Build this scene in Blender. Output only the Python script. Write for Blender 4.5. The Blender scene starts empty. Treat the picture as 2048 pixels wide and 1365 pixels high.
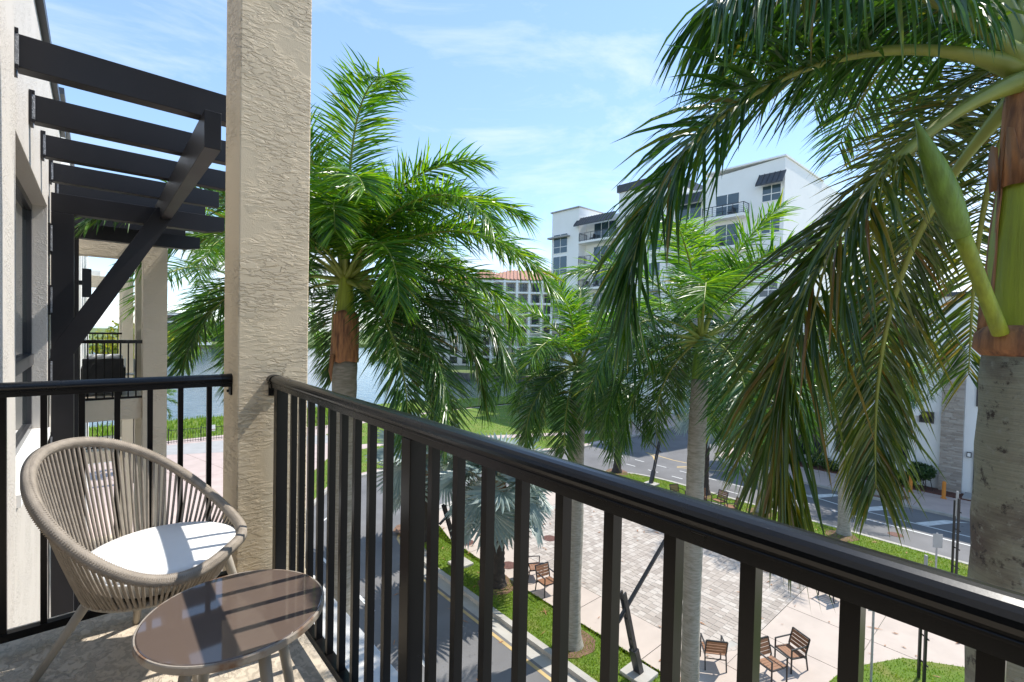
import bpy, bmesh, math, random
import numpy as np
from mathutils import Vector, Matrix
R = math.radians
random.seed(7)
scene = bpy.context.scene
COL = scene.collection

# ------------------------------------------------------------------ camera
ZC = 9.0            # eye height above the street
PIT, ROL, YAW = 0.021404, 0.021181, 0.71804
fw = Vector((math.sin(YAW) * math.cos(PIT), math.cos(YAW) * math.cos(PIT), -math.sin(PIT)))
rt = Vector((math.cos(YAW), -math.sin(YAW), 0))
up = rt.cross(fw)
cx_ = rt * math.cos(ROL) + up * math.sin(ROL)
cy_ = -rt * math.sin(ROL) + up * math.cos(ROL)
cz_ = -fw
cam = bpy.data.cameras.new('camera')
cam.sensor_width = 36
cam.lens = 953.26 / 2048 * 36
cam.clip_start = 0.02
cam.clip_end = 5000
camo = bpy.data.objects.new('camera', cam)
COL.objects.link(camo)
camo.matrix_world = Matrix(((cx_.x, cy_.x, cz_.x, 0), (cx_.y, cy_.y, cz_.y, 0), (cx_.z, cy_.z, cz_.z, ZC), (0, 0, 0, 1)))
scene.camera = camo

# ------------------------------------------------------------------ light
SUN_EL, SUN_AZ = R(54), R(98)
world = bpy.data.worlds.new('World')
scene.world = world
world.use_nodes = True
wn, wl = world.node_tree.nodes, world.node_tree.links
wn.clear()
sky = wn.new('ShaderNodeTexSky')
sky.sky_type = 'NISHITA'
sky.sun_disc = False
sky.sun_elevation = SUN_EL
sky.sun_rotation = SUN_AZ
sky.air_density = 1.0
sky.dust_density = 0.0
sky.altitude = 1800
sky.ozone_density = 1.2
tc = wn.new('ShaderNodeTexCoord')
mp = wn.new('ShaderNodeMapping')
mp.inputs['Scale'].default_value = (1.0, 1.6, 4.5)
mp.inputs['Rotation'].default_value = (0.25, 0.1, 0.6)
n1 = wn.new('ShaderNodeTexNoise')
n1.inputs['Scale'].default_value = 2.1
n1.inputs['Detail'].default_value = 9
n1.inputs['Roughness'].default_value = 0.62
n1.inputs['Distortion'].default_value = 0.5
rmp = wn.new('ShaderNodeValToRGB')
rmp.color_ramp.elements[0].position = 0.50
rmp.color_ramp.elements[1].position = 0.80
mp2 = wn.new('ShaderNodeMapping')
mp2.inputs['Scale'].default_value = (1.0, 1.0, 2.6)
mp2.inputs['Location'].default_value = (0.3, 0.62, 0.1)
n2 = wn.new('ShaderNodeTexNoise')
n2.inputs['Scale'].default_value = 2.6
n2.inputs['Detail'].default_value = 7
n2.inputs['Roughness'].default_value = 0.5
rmp2 = wn.new('ShaderNodeValToRGB')
rmp2.color_ramp.elements[0].position = 0.47
rmp2.color_ramp.elements[1].position = 0.62
sep = wn.new('ShaderNodeSeparateXYZ')
low = wn.new('ShaderNodeMapRange')      # heaped cloud keeps to the lower sky
low.inputs['From Min'].default_value = 0.30
low.inputs['From Max'].default_value = 0.12
mul = wn.new('ShaderNodeMath'); mul.operation = 'MULTIPLY'
mx = wn.new('ShaderNodeMath'); mx.operation = 'MAXIMUM'
thin = wn.new('ShaderNodeMath'); thin.operation = 'MULTIPLY'; thin.inputs[1].default_value = 0.55
cmix = wn.new('ShaderNodeMix'); cmix.data_type = 'RGBA'
cmix.inputs['B'].default_value = (3.6, 3.7, 3.85, 1)
bg = wn.new('ShaderNodeBackground')
bg.inputs['Strength'].default_value = 0.15
wo = wn.new('ShaderNodeOutputWorld')
wl.new(tc.outputs['Generated'], mp.inputs['Vector']); wl.new(mp.outputs[0], n1.inputs['Vector'])
wl.new(tc.outputs['Generated'], mp2.inputs['Vector']); wl.new(mp2.outputs[0], n2.inputs['Vector'])
wl.new(tc.outputs['Generated'], sep.inputs[0])
wl.new(n1.outputs['Fac'], rmp.inputs[0]); wl.new(n2.outputs['Fac'], rmp2.inputs[0])
wl.new(sep.outputs['Z'], low.inputs['Value'])
wl.new(rmp2.outputs[0], mul.inputs[0]); wl.new(low.outputs[0], mul.inputs[1])
wl.new(rmp.outputs[0], thin.inputs[0])
wl.new(mul.outputs[0], mx.inputs[0]); wl.new(thin.outputs[0], mx.inputs[1])
wl.new(mx.outputs[0], cmix.inputs['Factor'])
even = wn.new('ShaderNodeMix'); even.data_type = 'RGBA'      # evens out the glare of the horizon band
even.inputs['Factor'].default_value = 0.45
even.inputs['B'].default_value = (1.15, 1.85, 2.85, 1)
wl.new(sky.outputs[0], even.inputs['A']); wl.new(even.outputs['Result'], cmix.inputs['A'])
wl.new(cmix.outputs['Result'], bg.inputs['Color'])
wl.new(bg.outputs[0], wo.inputs['Surface'])

sl = bpy.data.lights.new('sun', 'SUN')
sl.energy = 2.6
sl.angle = R(0.53)
sl.color = (1.0, 0.95, 0.87)
slo = bpy.data.objects.new('sun', sl)
COL.objects.link(slo)
sd = Vector((math.cos(SUN_EL) * math.sin(SUN_AZ), math.cos(SUN_EL) * math.cos(SUN_AZ), math.sin(SUN_EL)))
slo.rotation_euler = (-sd).to_track_quat('-Z', 'Y').to_euler()
slo.location = (30, -5, 60)

vs = scene.view_settings
vs.view_transform = 'Standard'
vs.look = 'None'
vs.exposure = 1.28
vs.gamma = 1.0
vs.use_curve_mapping = False

# ------------------------------------------------------------------ materials
MATS = {}
def mat(name, col, rough=0.6, var=0.12, vscale=6.0, bump=0.0, bscale=40.0, metal=0.0, spec=0.5, col2=None, stretch=None,
        c2pos=(0.45, 0.6), detail=6, bdist=0.02, coat=0.0, rvar=0.0):
    """Principled material: base colour broken up by noise, optional second colour in patches, optional fine bump."""
    m = bpy.data.materials.new(name)
    m.use_nodes = True
    nt = m.node_tree; N, L = nt.nodes, nt.links
    b = N['Principled BSDF']
    b.inputs['Roughness'].default_value = rough
    b.inputs['Metallic'].default_value = metal
    b.inputs['Specular IOR Level'].default_value = spec
    b.inputs['Coat Weight'].default_value = coat
    t = N.new('ShaderNodeTexCoord')
    src = t.outputs['Object']
    if stretch:
        mpn = N.new('ShaderNodeMapping'); mpn.inputs['Scale'].default_value = stretch
        L.new(src, mpn.inputs['Vector']); src = mpn.outputs[0]
    no = N.new('ShaderNodeTexNoise'); no.inputs['Scale'].default_value = vscale; no.inputs['Detail'].default_value = detail
    L.new(src, no.inputs['Vector'])
    ra = N.new('ShaderNodeValToRGB')
    if col2 is None:
        ra.color_ramp.elements[0].position = 0.25; ra.color_ramp.elements[1].position = 0.75
        ra.color_ramp.elements[0].color = (*[c * (1 - var) for c in col], 1)
        ra.color_ramp.elements[1].color = (*[min(1, c * (1 + var)) for c in col], 1)
    else:
        ra.color_ramp.elements[0].position, ra.color_ramp.elements[1].position = c2pos
        ra.color_ramp.elements[0].color = (*col, 1); ra.color_ramp.elements[1].color = (*col2, 1)
    L.new(no.outputs['Fac'], ra.inputs[0])
    L.new(ra.outputs[0], b.inputs['Base Color'])
    if rvar:
        mr = N.new('ShaderNodeMapRange'); mr.inputs['To Min'].default_value = rough - rvar; mr.inputs['To Max'].default_value = rough + rvar
        L.new(no.outputs['Fac'], mr.inputs['Value']); L.new(mr.outputs[0], b.inputs['Roughness'])
    if bump:
        n2_ = N.new('ShaderNodeTexNoise'); n2_.inputs['Scale'].default_value = bscale; n2_.inputs['Detail'].default_value = 8
        n2_.inputs['Roughness'].default_value = 0.65
        L.new(src, n2_.inputs['Vector'])
        bp = N.new('ShaderNodeBump'); bp.inputs['Strength'].default_value = bump; bp.inputs['Distance'].default_value = bdist
        L.new(n2_.outputs['Fac'], bp.inputs['Height']); L.new(bp.outputs[0], b.inputs['Normal'])
    MATS[name] = m
    return m

def leafmat(name, cols, rough=0.32, trans=0.38, tcol=None, spec=0.6):
    """Foliage: every leaflet takes its own tone; part of the light passes through."""
    m = bpy.data.materials.new(name); m.use_nodes = True
    nt = m.node_tree; N, L = nt.nodes, nt.links
    b = N['Principled BSDF']; out = N['Material Output']
    g = N.new('ShaderNodeNewGeometry')
    ra = N.new('ShaderNodeValToRGB')
    ra.color_ramp.interpolation = 'LINEAR'
    el = ra.color_ramp.elements
    while len(el) < len(cols): el.new(0.5)
    for i, (p, c) in enumerate(cols):
        el[i].position = p; el[i].color = (*c, 1)
    L.new(g.outputs['Random Per Island'], ra.inputs[0])
    t = N.new('ShaderNodeTexCoord')
    no = N.new('ShaderNodeTexNoise'); no.inputs['Scale'].default_value = 3.0; no.inputs['Detail'].default_value = 5
    L.new(t.outputs['Object'], no.inputs['Vector'])
    hs = N.new('ShaderNodeHueSaturation')
    mr = N.new('ShaderNodeMapRange'); mr.inputs['To Min'].default_value = 0.65; mr.inputs['To Max'].default_value = 1.35
    L.new(no.outputs['Fac'], mr.inputs['Value']); L.new(mr.outputs[0], hs.inputs['Value'])
    L.new(ra.outputs[0], hs.inputs['Color'])
    L.new(hs.outputs[0], b.inputs['Base Color'])
    b.inputs['Roughness'].default_value = rough
    b.inputs['Specular IOR Level'].default_value = spec
    tr = N.new('ShaderNodeBsdfTranslucent')
    mc = N.new('ShaderNodeMix'); mc.data_type = 'RGBA'; mc.blend_type = 'MULTIPLY'; mc.inputs['Factor'].default_value = 1.0
    L.new(hs.outputs[0], mc.inputs['A']); mc.inputs['B'].default_value = (*(tcol or (2.6, 2.3, 0.7)), 1)
    mc.clamp_result = False
    L.new(mc.outputs['Result'], tr.inputs['Color'])
    mi = N.new('ShaderNodeMixShader'); mi.inputs[0].default_value = trans
    L.new(b.outputs[0], mi.inputs[1]); L.new(tr.outputs[0], mi.inputs[2])
    L.new(mi.outputs[0], out.inputs['Surface'])
    MATS[name] = m
    return m

def stucco(name, col, sx, dist=0.012, strength=1.0, scale=14, coldk=0.85, grime=0.0):
    """Trowelled stucco: ridges drawn out along the trowel's path, over a fine sand grain."""
    m = bpy.data.materials.new(name); m.use_nodes = True
    nt = m.node_tree; N, L = nt.nodes, nt.links
    b = N['Principled BSDF']; b.inputs['Roughness'].default_value = 0.62
    b.inputs['Specular IOR Level'].default_value = 0.4
    t = N.new('ShaderNodeTexCoord')
    mpn = N.new('ShaderNodeMapping'); mpn.inputs['Scale'].default_value = sx
    L.new(t.outputs['Object'], mpn.inputs['Vector'])
    a = N.new('ShaderNodeTexNoise'); a.inputs['Scale'].default_value = scale; a.inputs['Detail'].default_value = 10
    a.inputs['Roughness'].default_value = 0.55; a.inputs['Distortion'].default_value = 0.7
    L.new(mpn.outputs[0], a.inputs['Vector'])
    big = N.new('ShaderNodeTexNoise'); big.inputs['Scale'].default_value = 3.2; big.inputs['Detail'].default_value = 3
    L.new(t.outputs['Object'], big.inputs['Vector'])
    r1 = N.new('ShaderNodeValToRGB'); r1.color_ramp.elements[0].position = 0.46; r1.color_ramp.elements[1].position = 0.56
    L.new(a.outputs['Fac'], r1.inputs[0])
    r2 = N.new('ShaderNodeMapRange'); r2.inputs['From Min'].default_value = 0.36; r2.inputs['From Max'].default_value = 0.60
    L.new(big.outputs['Fac'], r2.inputs['Value'])
    mm = N.new('ShaderNodeMath'); mm.operation = 'MULTIPLY'
    L.new(r1.outputs[0], mm.inputs[0]); L.new(r2.outputs[0], mm.inputs[1])
    fine = N.new('ShaderNodeTexNoise'); fine.inputs['Scale'].default_value = 190; fine.inputs['Detail'].default_value = 3
    L.new(t.outputs['Object'], fine.inputs['Vector'])
    ad = N.new('ShaderNodeMath'); ad.operation = 'MULTIPLY_ADD'; ad.inputs[1].default_value = 0.12
    L.new(fine.outputs['Fac'], ad.inputs[0]); L.new(mm.outputs[0], ad.inputs[2])
    bp = N.new('ShaderNodeBump'); bp.inputs['Strength'].default_value = strength; bp.inputs['Distance'].default_value = dist
    L.new(ad.outputs[0], bp.inputs['Height']); L.new(bp.outputs[0], b.inputs['Normal'])
    cr = N.new('ShaderNodeMix'); cr.data_type = 'RGBA'
    cr.inputs['A'].default_value = (*[c * coldk for c in col], 1); cr.inputs['B'].default_value = (*col, 1)
    L.new(big.outputs['Fac'], cr.inputs['Factor'])
    if grime:      # dirt caught between the raised islands of the coating
        gr = N.new('ShaderNodeMix'); gr.data_type = 'RGBA'
        rg_ = N.new('ShaderNodeValToRGB'); rg_.color_ramp.elements[0].position = 0.42; rg_.color_ramp.elements[1].position = 0.54
        L.new(a.outputs['Fac'], rg_.inputs[0]); L.new(rg_.outputs[0], gr.inputs['Factor'])
        gr.inputs['A'].default_value = (*[c * (1 - grime) for c in col], 1)
        L.new(cr.outputs['Result'], gr.inputs['B']); L.new(gr.outputs['Result'], b.inputs['Base Color'])
    else:
        L.new(cr.outputs['Result'], b.inputs['Base Color'])
    MATS[name] = m
    return m

stucco('column_stucco', (0.72, 0.585, 0.395), (1.0, 1.0, 3.4), 0.0065, 1.0, 17, 0.94)
stucco('wall_stucco', (0.66, 0.61, 0.55), (1.5, 1.5, 2.2), 0.004, 0.7, 30, 0.93)
stucco('cream_stucco', (0.68, 0.58, 0.44), (1.0, 1.0, 3.0), 0.006, 0.8, 12)
stucco('floor_coat', (0.70, 0.60, 0.47), (1.3, 1.0, 1.0), 0.006, 1.0, 30, 0.8, grime=0.38)
mat('darkened_unseen_wall', (0.15, 0.125, 0.105), 0.75, 0.1, 3)  # wall colour set dark so the rails reflect less brightness
mat('ledge_paint', (0.66, 0.65, 0.62), 0.6, 0.08, 8, 0.3, 60, bdist=0.004)
mat('bronze', (0.006, 0.0052, 0.005), 0.30, 0.2, 5, 0.05, 300, spec=0.26, bdist=0.001, rvar=0.06)
mat('rail_cap', (0.007, 0.0065, 0.0065), 0.26, 0.2, 5, 0.05, 200, spec=0.42, bdist=0.001, rvar=0.07)
mat('pergola_paint', (0.0125, 0.0115, 0.0135), 0.42, 0.25, 3, 0.08, 120, spec=0.35, bdist=0.002, rvar=0.08)
mat('galvanised', (0.25, 0.26, 0.28), 0.45, 0.5, 60, 0.6, 90, metal=0.4)
mat('window_frame', (0.05, 0.05, 0.055), 0.3, 0.1, 5)
mat('dark_glass', (0.015, 0.022, 0.022), 0.03, 0.1, 1, spec=0.8)
mat('blue_glass', (0.05, 0.085, 0.105), 0.05, 0.25, 0.35, spec=0.8)
mat('room_dark', (0.03, 0.03, 0.035), 0.8)
mat('rope', (0.30, 0.255, 0.205), 0.8, 0.2, 30, 0.8, 260, bdist=0.003)
mat('chair_leg', (0.40, 0.36, 0.30), 0.4, 0.06, 8)
mat('cushion_cloth', (0.78, 0.78, 0.76), 0.85, 0.04, 6, 0.35, 9, bdist=0.012)
mat('table_rim', (0.33, 0.285, 0.235), 0.42, 0.2, 14, 0.15, 60, col2=(0.17, 0.08, 0.035), c2pos=(0.50, 0.66))
mat('white_paint', (0.86, 0.85, 0.82), 0.7, 0.03, 0.6)
mat('cream_paint', (0.72, 0.66, 0.57), 0.7, 0.04, 0.5)
mat('charcoal_metal', (0.045, 0.05, 0.06), 0.45, 0.1, 2)
mat('black_metal', (0.015, 0.015, 0.017), 0.42, 0.2, 6)
mat('clay_tile', (0.44, 0.235, 0.165), 0.8, 0.3, 3.0)
mat('concrete', (0.47, 0.395, 0.335), 0.85, 0.10, 1.3, 0.25, 25, bdist=0.01)
mat('pink_concrete', (0.47, 0.375, 0.335), 0.85, 0.10, 1.2, 0.2, 20, bdist=0.01)
mat('grey_concrete', (0.36, 0.35, 0.335), 0.85, 0.12, 1.5, 0.2, 20, bdist=0.01)
mat('kerb_concrete', (0.40, 0.38, 0.34), 0.85, 0.15, 2.0, 0.3, 30, bdist=0.01)
mat('asphalt', (0.150, 0.147, 0.148), 0.85, 0.26, 0.45, 0.5, 90, bdist=0.01)
mat('road_white', (0.62, 0.62, 0.60), 0.7, 0.18, 3)
mat('road_yellow', (0.50, 0.36, 0.16), 0.7, 0.2, 3)
mat('soil', (0.19, 0.11, 0.07), 0.95, 0.35, 6, 0.8, 22, bdist=0.05)
mat('mulch', (0.12, 0.05, 0.035), 0.95, 0.35, 9, 0.8, 30, bdist=0.05)
mat('lawn_base', (0.12, 0.20, 0.018), 0.95, 0.35, 1.1, 0.9, 24, bdist=0.06, col2=(0.24, 0.22, 0.06), c2pos=(0.48, 0.78), detail=9)
mat('land', (0.12, 0.16, 0.04), 0.95, 0.3, 0.15)
mat('manhole', (0.13, 0.055, 0.04), 0.75, 0.25, 12, 0.3, 60)
mat('lamp_paint', (0.02, 0.022, 0.027), 0.4, 0.2, 6)
mat('grey_steel', (0.34, 0.34, 0.34), 0.45, 0.08, 4)
mat('wood_slat', (0.24, 0.11, 0.05), 0.6, 0.25, 9, stretch=(1, 8, 8))
mat('orange_paint', (0.60, 0.22, 0.03), 0.55, 0.08, 4)
mat('stone_clad', (0.44, 0.42, 0.39), 0.85, 0.25, 3.0, 0.4, 20)
mat('wicker', (0.012, 0.011, 0.011), 0.5, 0.3, 60, 0.8, 90, bdist=0.01)
mat('bark_royal', (0.36, 0.34, 0.285), 0.85, 0.2, 4.0, 0.6, 16, col2=(0.24, 0.225, 0.175), stretch=(1.6, 1.6, 7), c2pos=(0.40, 0.68), bdist=0.02, detail=10)
mat('bark_dark', (0.050, 0.040, 0.033), 0.9, 0.4, 5.0, 0.9, 14, bdist=0.06)
mat('bark_near', (0.155, 0.12, 0.095), 0.9, 0.2, 1.7, 0.8, 30, col2=(0.33, 0.325, 0.235), stretch=(1.3, 1.3, 1.8), c2pos=(0.36, 0.52), bdist=0.02, detail=12)
mat('dead_sheath', (0.46, 0.215, 0.09), 0.7, 0.3, 4.0, 0.4, 30, stretch=(6, 6, 0.8), col2=(0.13, 0.06, 0.035), c2pos=(0.40, 0.7))
mat('shaft_green', (0.30, 0.36, 0.03), 0.42, 0.34, 3.0, 0.5, 12, stretch=(9, 9, 0.5), bdist=0.01, detail=9)
mat('shaft_dark', (0.15, 0.25, 0.03), 0.42, 0.34, 3.0, 0.5, 12, stretch=(9, 9, 0.5), bdist=0.01, detail=9)
mat('rachis', (0.24, 0.28, 0.05), 0.45, 0.2, 5)
mat('petiole_silver', (0.32, 0.34, 0.24), 0.5, 0.15, 5)
mat('rock', (0.13, 0.115, 0.10), 0.9, 0.4, 2, 0.8, 6, bdist=0.2)
leafmat('leaf_fresh', [(0.0, (0.022, 0.085, 0.010)), (0.5, (0.055, 0.165, 0.012)), (0.94, (0.16, 0.29, 0.016)), (1.0, (0.22, 0.17, 0.05))], trans=0.42)
leafmat('leaf_mature', [(0.0, (0.020, 0.070, 0.014)), (0.55, (0.036, 0.112, 0.016)), (0.93, (0.085, 0.18, 0.02)), (1.0, (0.19, 0.14, 0.04))], trans=0.24, rough=0.33)
leafmat('leaf_old', [(0.0, (0.020, 0.060, 0.012)), (0.45, (0.050, 0.095, 0.014)), (0.78, (0.10, 0.14, 0.018)), (0.94, (0.17, 0.15, 0.02)), (1.0, (0.15, 0.08, 0.025))], trans=0.26)
leafmat('leaf_silver', [(0.0, (0.20, 0.27, 0.26)), (0.6, (0.29, 0.36, 0.345)), (1.0, (0.40, 0.44, 0.39))], rough=0.45, trans=0.15, tcol=(1.2, 1.4, 1.0))
leafmat('leaf_tree', [(0.0, (0.025, 0.07, 0.014)), (0.5, (0.05, 0.115, 0.02)), (1.0, (0.10, 0.17, 0.03))], rough=0.5)
leafmat('leaf_yellow', [(0.0, (0.09, 0.15, 0.012)), (0.5, (0.19, 0.23, 0.015)), (1.0, (0.28, 0.26, 0.02))], rough=0.5)
leafmat('leaf_hedge', [(0.0, (0.012, 0.04, 0.008)), (0.5, (0.025, 0.07, 0.012)), (1.0, (0.05, 0.10, 0.02))], rough=0.5)
leafmat('grass_blade', [(0.0, (0.10, 0.19, 0.012)), (0.5, (0.17, 0.27, 0.02)), (1.0, (0.26, 0.34, 0.04))], rough=0.6, trans=0.35, tcol=(1.6, 1.6, 0.7))

def rings(name, dark=0.55):
    m = MATS[name]; N, L = m.node_tree.nodes, m.node_tree.links; b = N['Principled BSDF']
    src = b.inputs['Base Color'].links[0].from_socket
    t = N.new('ShaderNodeTexCoord'); mpn = N.new('ShaderNodeMapping'); mpn.inputs['Scale'].default_value = (0.8, 0.8, 70)
    no = N.new('ShaderNodeTexNoise'); no.inputs['Scale'].default_value = 2.0; no.inputs['Detail'].default_value = 6
    ra = N.new('ShaderNodeValToRGB'); ra.color_ramp.elements[0].position = .36; ra.color_ramp.elements[1].position = .60
    ra.color_ramp.elements[0].color = (dark, dark, dark, 1); ra.color_ramp.elements[1].color = (1, 1, 1, 1)
    mu = N.new('ShaderNodeMix'); mu.data_type = 'RGBA'; mu.blend_type = 'MULTIPLY'; mu.inputs['Factor'].default_value = 1
    L.new(t.outputs['Object'], mpn.inputs[0]); L.new(mpn.outputs[0], no.inputs['Vector']); L.new(no.outputs['Fac'], ra.inputs[0])
    L.new(src, mu.inputs['A']); L.new(ra.outputs[0], mu.inputs['B']); L.new(mu.outputs['Result'], b.inputs['Base Color'])
def speckle(name, col, scale, lo, hi):
    m = MATS[name]; N, L = m.node_tree.nodes, m.node_tree.links; b = N['Principled BSDF']
    src = b.inputs['Base Color'].links[0].from_socket
    t = N.new('ShaderNodeTexCoord'); no = N.new('ShaderNodeTexNoise'); no.inputs['Scale'].default_value = scale; no.inputs['Detail'].default_value = 9
    no.inputs['Roughness'].default_value = .7
    ra = N.new('ShaderNodeValToRGB'); ra.color_ramp.elements[0].position = lo; ra.color_ramp.elements[1].position = hi
    mu = N.new('ShaderNodeMix'); mu.data_type = 'RGBA'; mu.inputs['B'].default_value = (*col, 1)
    L.new(t.outputs['Object'], no.inputs['Vector']); L.new(no.outputs['Fac'], ra.inputs[0]); L.new(ra.outputs[0], mu.inputs['Factor'])
    L.new(src, mu.inputs['A']); L.new(mu.outputs['Result'], b.inputs['Base Color'])
rings('bark_near', .80); rings('bark_royal', .84)
speckle('bark_near', (0.34, 0.34, 0.27), 22, .56, .66); speckle('bark_near', (0.06, 0.048, 0.04), 13, .55, .64); speckle('bark_royal', (0.10, 0.09, 0.07), 11, .60, .72)
speckle('asphalt', (0.055, 0.055, 0.057), .9, .64, .72); speckle('concrete', (0.24, 0.20, 0.165), 1.6, .62, .78)
speckle('ledge_paint', (0.22, 0.20, 0.17), 14, .66, .74)

def paver_mat():
    m = bpy.data.materials.new('paver'); m.use_nodes = True
    N, L = m.node_tree.nodes, m.node_tree.links
    b = N['Principled BSDF']; b.inputs['Roughness'].default_value = 0.85
    g = N.new('ShaderNodeNewGeometry'); o = N.new('ShaderNodeObjectInfo')
    ad = N.new('ShaderNodeMath'); ad.operation = 'ADD'
    fr = N.new('ShaderNodeMath'); fr.operation = 'FRACT'
    L.new(g.outputs['Random Per Island'], ad.inputs[0]); L.new(o.outputs['Random'], ad.inputs[1]); L.new(ad.outputs[0], fr.inputs[0])
    ra = N.new('ShaderNodeValToRGB'); e = ra.color_ramp.elements
    e[0].color = (0.31, 0.265, 0.225, 1); e[1].color = (0.48, 0.43, 0.375, 1)
    k = e.new(0.5); k.color = (0.40, 0.345, 0.295, 1)
    L.new(fr.outputs[0], ra.inputs[0]); L.new(ra.outputs[0], b.inputs['Base Color'])
    MATS['paver'] = m
paver_mat()

def water_mat():
    m = bpy.data.materials.new('lake_water'); m.use_nodes = True
    N, L = m.node_tree.nodes, m.node_tree.links
    b = N['Principled BSDF']
    b.inputs['Base Color'].default_value = (0.030, 0.060, 0.055, 1)
    b.inputs['Roughness'].default_value = 0.10
    t = N.new('ShaderNodeTexCoord'); mpn = N.new('ShaderNodeMapping'); mpn.inputs['Scale'].default_value = (0.9, 1.5, 1)
    mpn.inputs['Rotation'].default_value = (0, 0, 0.25)
    no = N.new('ShaderNodeTexNoise'); no.inputs['Scale'].default_value = 0.9; no.inputs['Detail'].default_value = 5
    bp = N.new('ShaderNodeBump'); bp.inputs['Strength'].default_value = 0.55; bp.inputs['Distance'].default_value = 0.14
    L.new(t.outputs['Object'], mpn.inputs[0]); L.new(mpn.outputs[0], no.inputs['Vector'])
    L.new(no.outputs['Fac'], bp.inputs['Height']); L.new(bp.outputs[0], b.inputs['Normal'])
    MATS['lake_water'] = m
water_mat()

def tabletop_mat():
    m = mat('table_glass', (0.125, 0.092, 0.074), 0.04, 0.05, 5, spec=0.5)
    m.node_tree.nodes['Principled BSDF'].inputs['Coat Weight'].default_value = 0.3
tabletop_mat()

# ------------------------------------------------------------------ mesh helpers
class MB:
    def __init__(s): s.v = []; s.f = []
    def add(s, vs_, fs):
        o = len(s.v); s.v += [tuple(p) for p in vs_]; s.f += [tuple(i + o for i in f) for f in fs]
    def box(s, x0, x1, y0, y1, z0, z1):
        s.add([(x0, y0, z0), (x1, y0, z0), (x1, y1, z0), (x0, y1, z0), (x0, y0, z1), (x1, y0, z1), (x1, y1, z1), (x0, y1, z1)],
              [(0, 3, 2, 1), (4, 5, 6, 7), (0, 1, 5, 4), (1, 2, 6, 5), (2, 3, 7, 6), (3, 0, 4, 7)])
    def bar(s, a, b, w, h, upv=(0, 0, 1)):
        a, b = Vector(a), Vector(b); d = (b - a).normalized(); u = Vector(upv)
        if abs(d.dot(u)) > 0.95: u = Vector((0, 1, 0))
        sd_ = d.cross(u).normalized(); u = sd_.cross(d)
        c = [sd_ * x * w / 2 + u * y * h / 2 for x, y in ((-1, -1), (1, -1), (1, 1), (-1, 1))]
        s.add([a + k for k in c] + [b + k for k in c], [(3, 2, 1, 0), (4, 5, 6, 7), (0, 1, 5, 4), (1, 2, 6, 5), (2, 3, 7, 6), (3, 0, 4, 7)])
    def prism(s, poly, z0, z1):
        n = len(poly)
        s.add([(x, y, z0) for x, y in poly] + [(x, y, z1) for x, y in poly],
              [tuple(range(n))[::-1], tuple(range(n, 2 * n))] + [(i, (i + 1) % n, n + (i + 1) % n, n + i) for i in range(n)])
    def sheet(s, poly, z):
        s.add([(x, y, z) for x, y in poly], [tuple(range(len(poly)))])
    def tube(s, pts, rad, n=8, cap=True, closed=False):
        pts = [Vector(p) for p in pts]; m = len(pts)
        if not hasattr(rad, '__len__'): rad = [rad] * m
        o = len(s.v); ref = Vector((0.13, 0.29, 1)).normalized(); prev = None
        for i, p in enumerate(pts):
            if closed: t = (pts[(i + 1) % m] - pts[i - 1])
            else: t = pts[min(i + 1, m - 1)] - pts[max(i - 1, 0)]
            t.normalize()
            if prev is None:
                a = t.cross(ref)
                if a.length < 1e-3: a = t.cross(Vector((1, 0, 0)))
                a.normalize()
            else:
                a = (prev - t * prev.dot(t)).normalized()
            prev = a; b = t.cross(a)
            for k in range(n):
                q = 2 * math.pi * k / n
                s.v.append(tuple(p + (a * math.cos(q) + b * math.sin(q)) * rad[i]))
        for i in range(m if closed else m - 1):
            j = (i + 1) % m
            for k in range(n):
                s.f.append((o + i * n + k, o + i * n + (k + 1) % n, o + j * n + (k + 1) % n, o + j * n + k))
        if cap and not closed:
            s.f.append(tuple(o + k for k in range(n))[::-1]); s.f.append(tuple(o + (m - 1) * n + k for k in range(n)))
    def lathe(s, prof, n=24, c=(0, 0)):
        o = len(s.v); m = len(prof)
        for r_, z in prof:
            for k in range(n):
                q = 2 * math.pi * k / n; s.v.append((c[0] + r_ * math.cos(q), c[1] + r_ * math.sin(q), z))
        for i in range(m - 1):
            for k in range(n):
                s.f.append((o + i * n + k, o + i * n + (k + 1) % n, o + (i + 1) * n + (k + 1) % n, o + (i + 1) * n + k))
        s.f.append(tuple(o + k for k in range(n))[::-1]); s.f.append(tuple(o + (m - 1) * n + k for k in range(n)))
    def mesh(s, name):
        me = bpy.data.meshes.new(name); me.from_pydata(s.v, [], s.f); me.update(); return me

def link(o, parent=None):
    COL.objects.link(o)
    if parent is not None: o.parent = parent
    return o
def obj(name, mb, m, parent=None, smooth=False, bevel=0.0, loc=None, rotz=0.0):
    me = mb if isinstance(mb, bpy.types.Mesh) else mb.mesh(name)
    o = bpy.data.objects.new(name, me)
    if not me.materials: me.materials.append(MATS[m])
    if smooth:
        me.polygons.foreach_set('use_smooth', [True] * len(me.polygons))
    link(o, parent)
    if loc is not None: o.location = loc
    if rotz: o.rotation_euler = (0, 0, rotz)
    if bevel:
        b = o.modifiers.new('bevel', 'BEVEL'); b.width = bevel; b.segments = 2; b.limit_method = 'ANGLE'
    return o
def tag(o, label=None, cat=None, group=None, kind=None):
    if label: o['label'] = label
    if cat: o['category'] = cat
    if group: o['group'] = group
    if kind: o['kind'] = kind
    return o
def thing(name, label, cat, loc=(0, 0, 0), rotz=0.0, group=None):
    o = bpy.data.objects.new(name, None); o.empty_display_size = 0.1
    link(o); o.location = loc; o.rotation_euler = (0, 0, rotz)
    return tag(o, label, cat, group)
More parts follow.
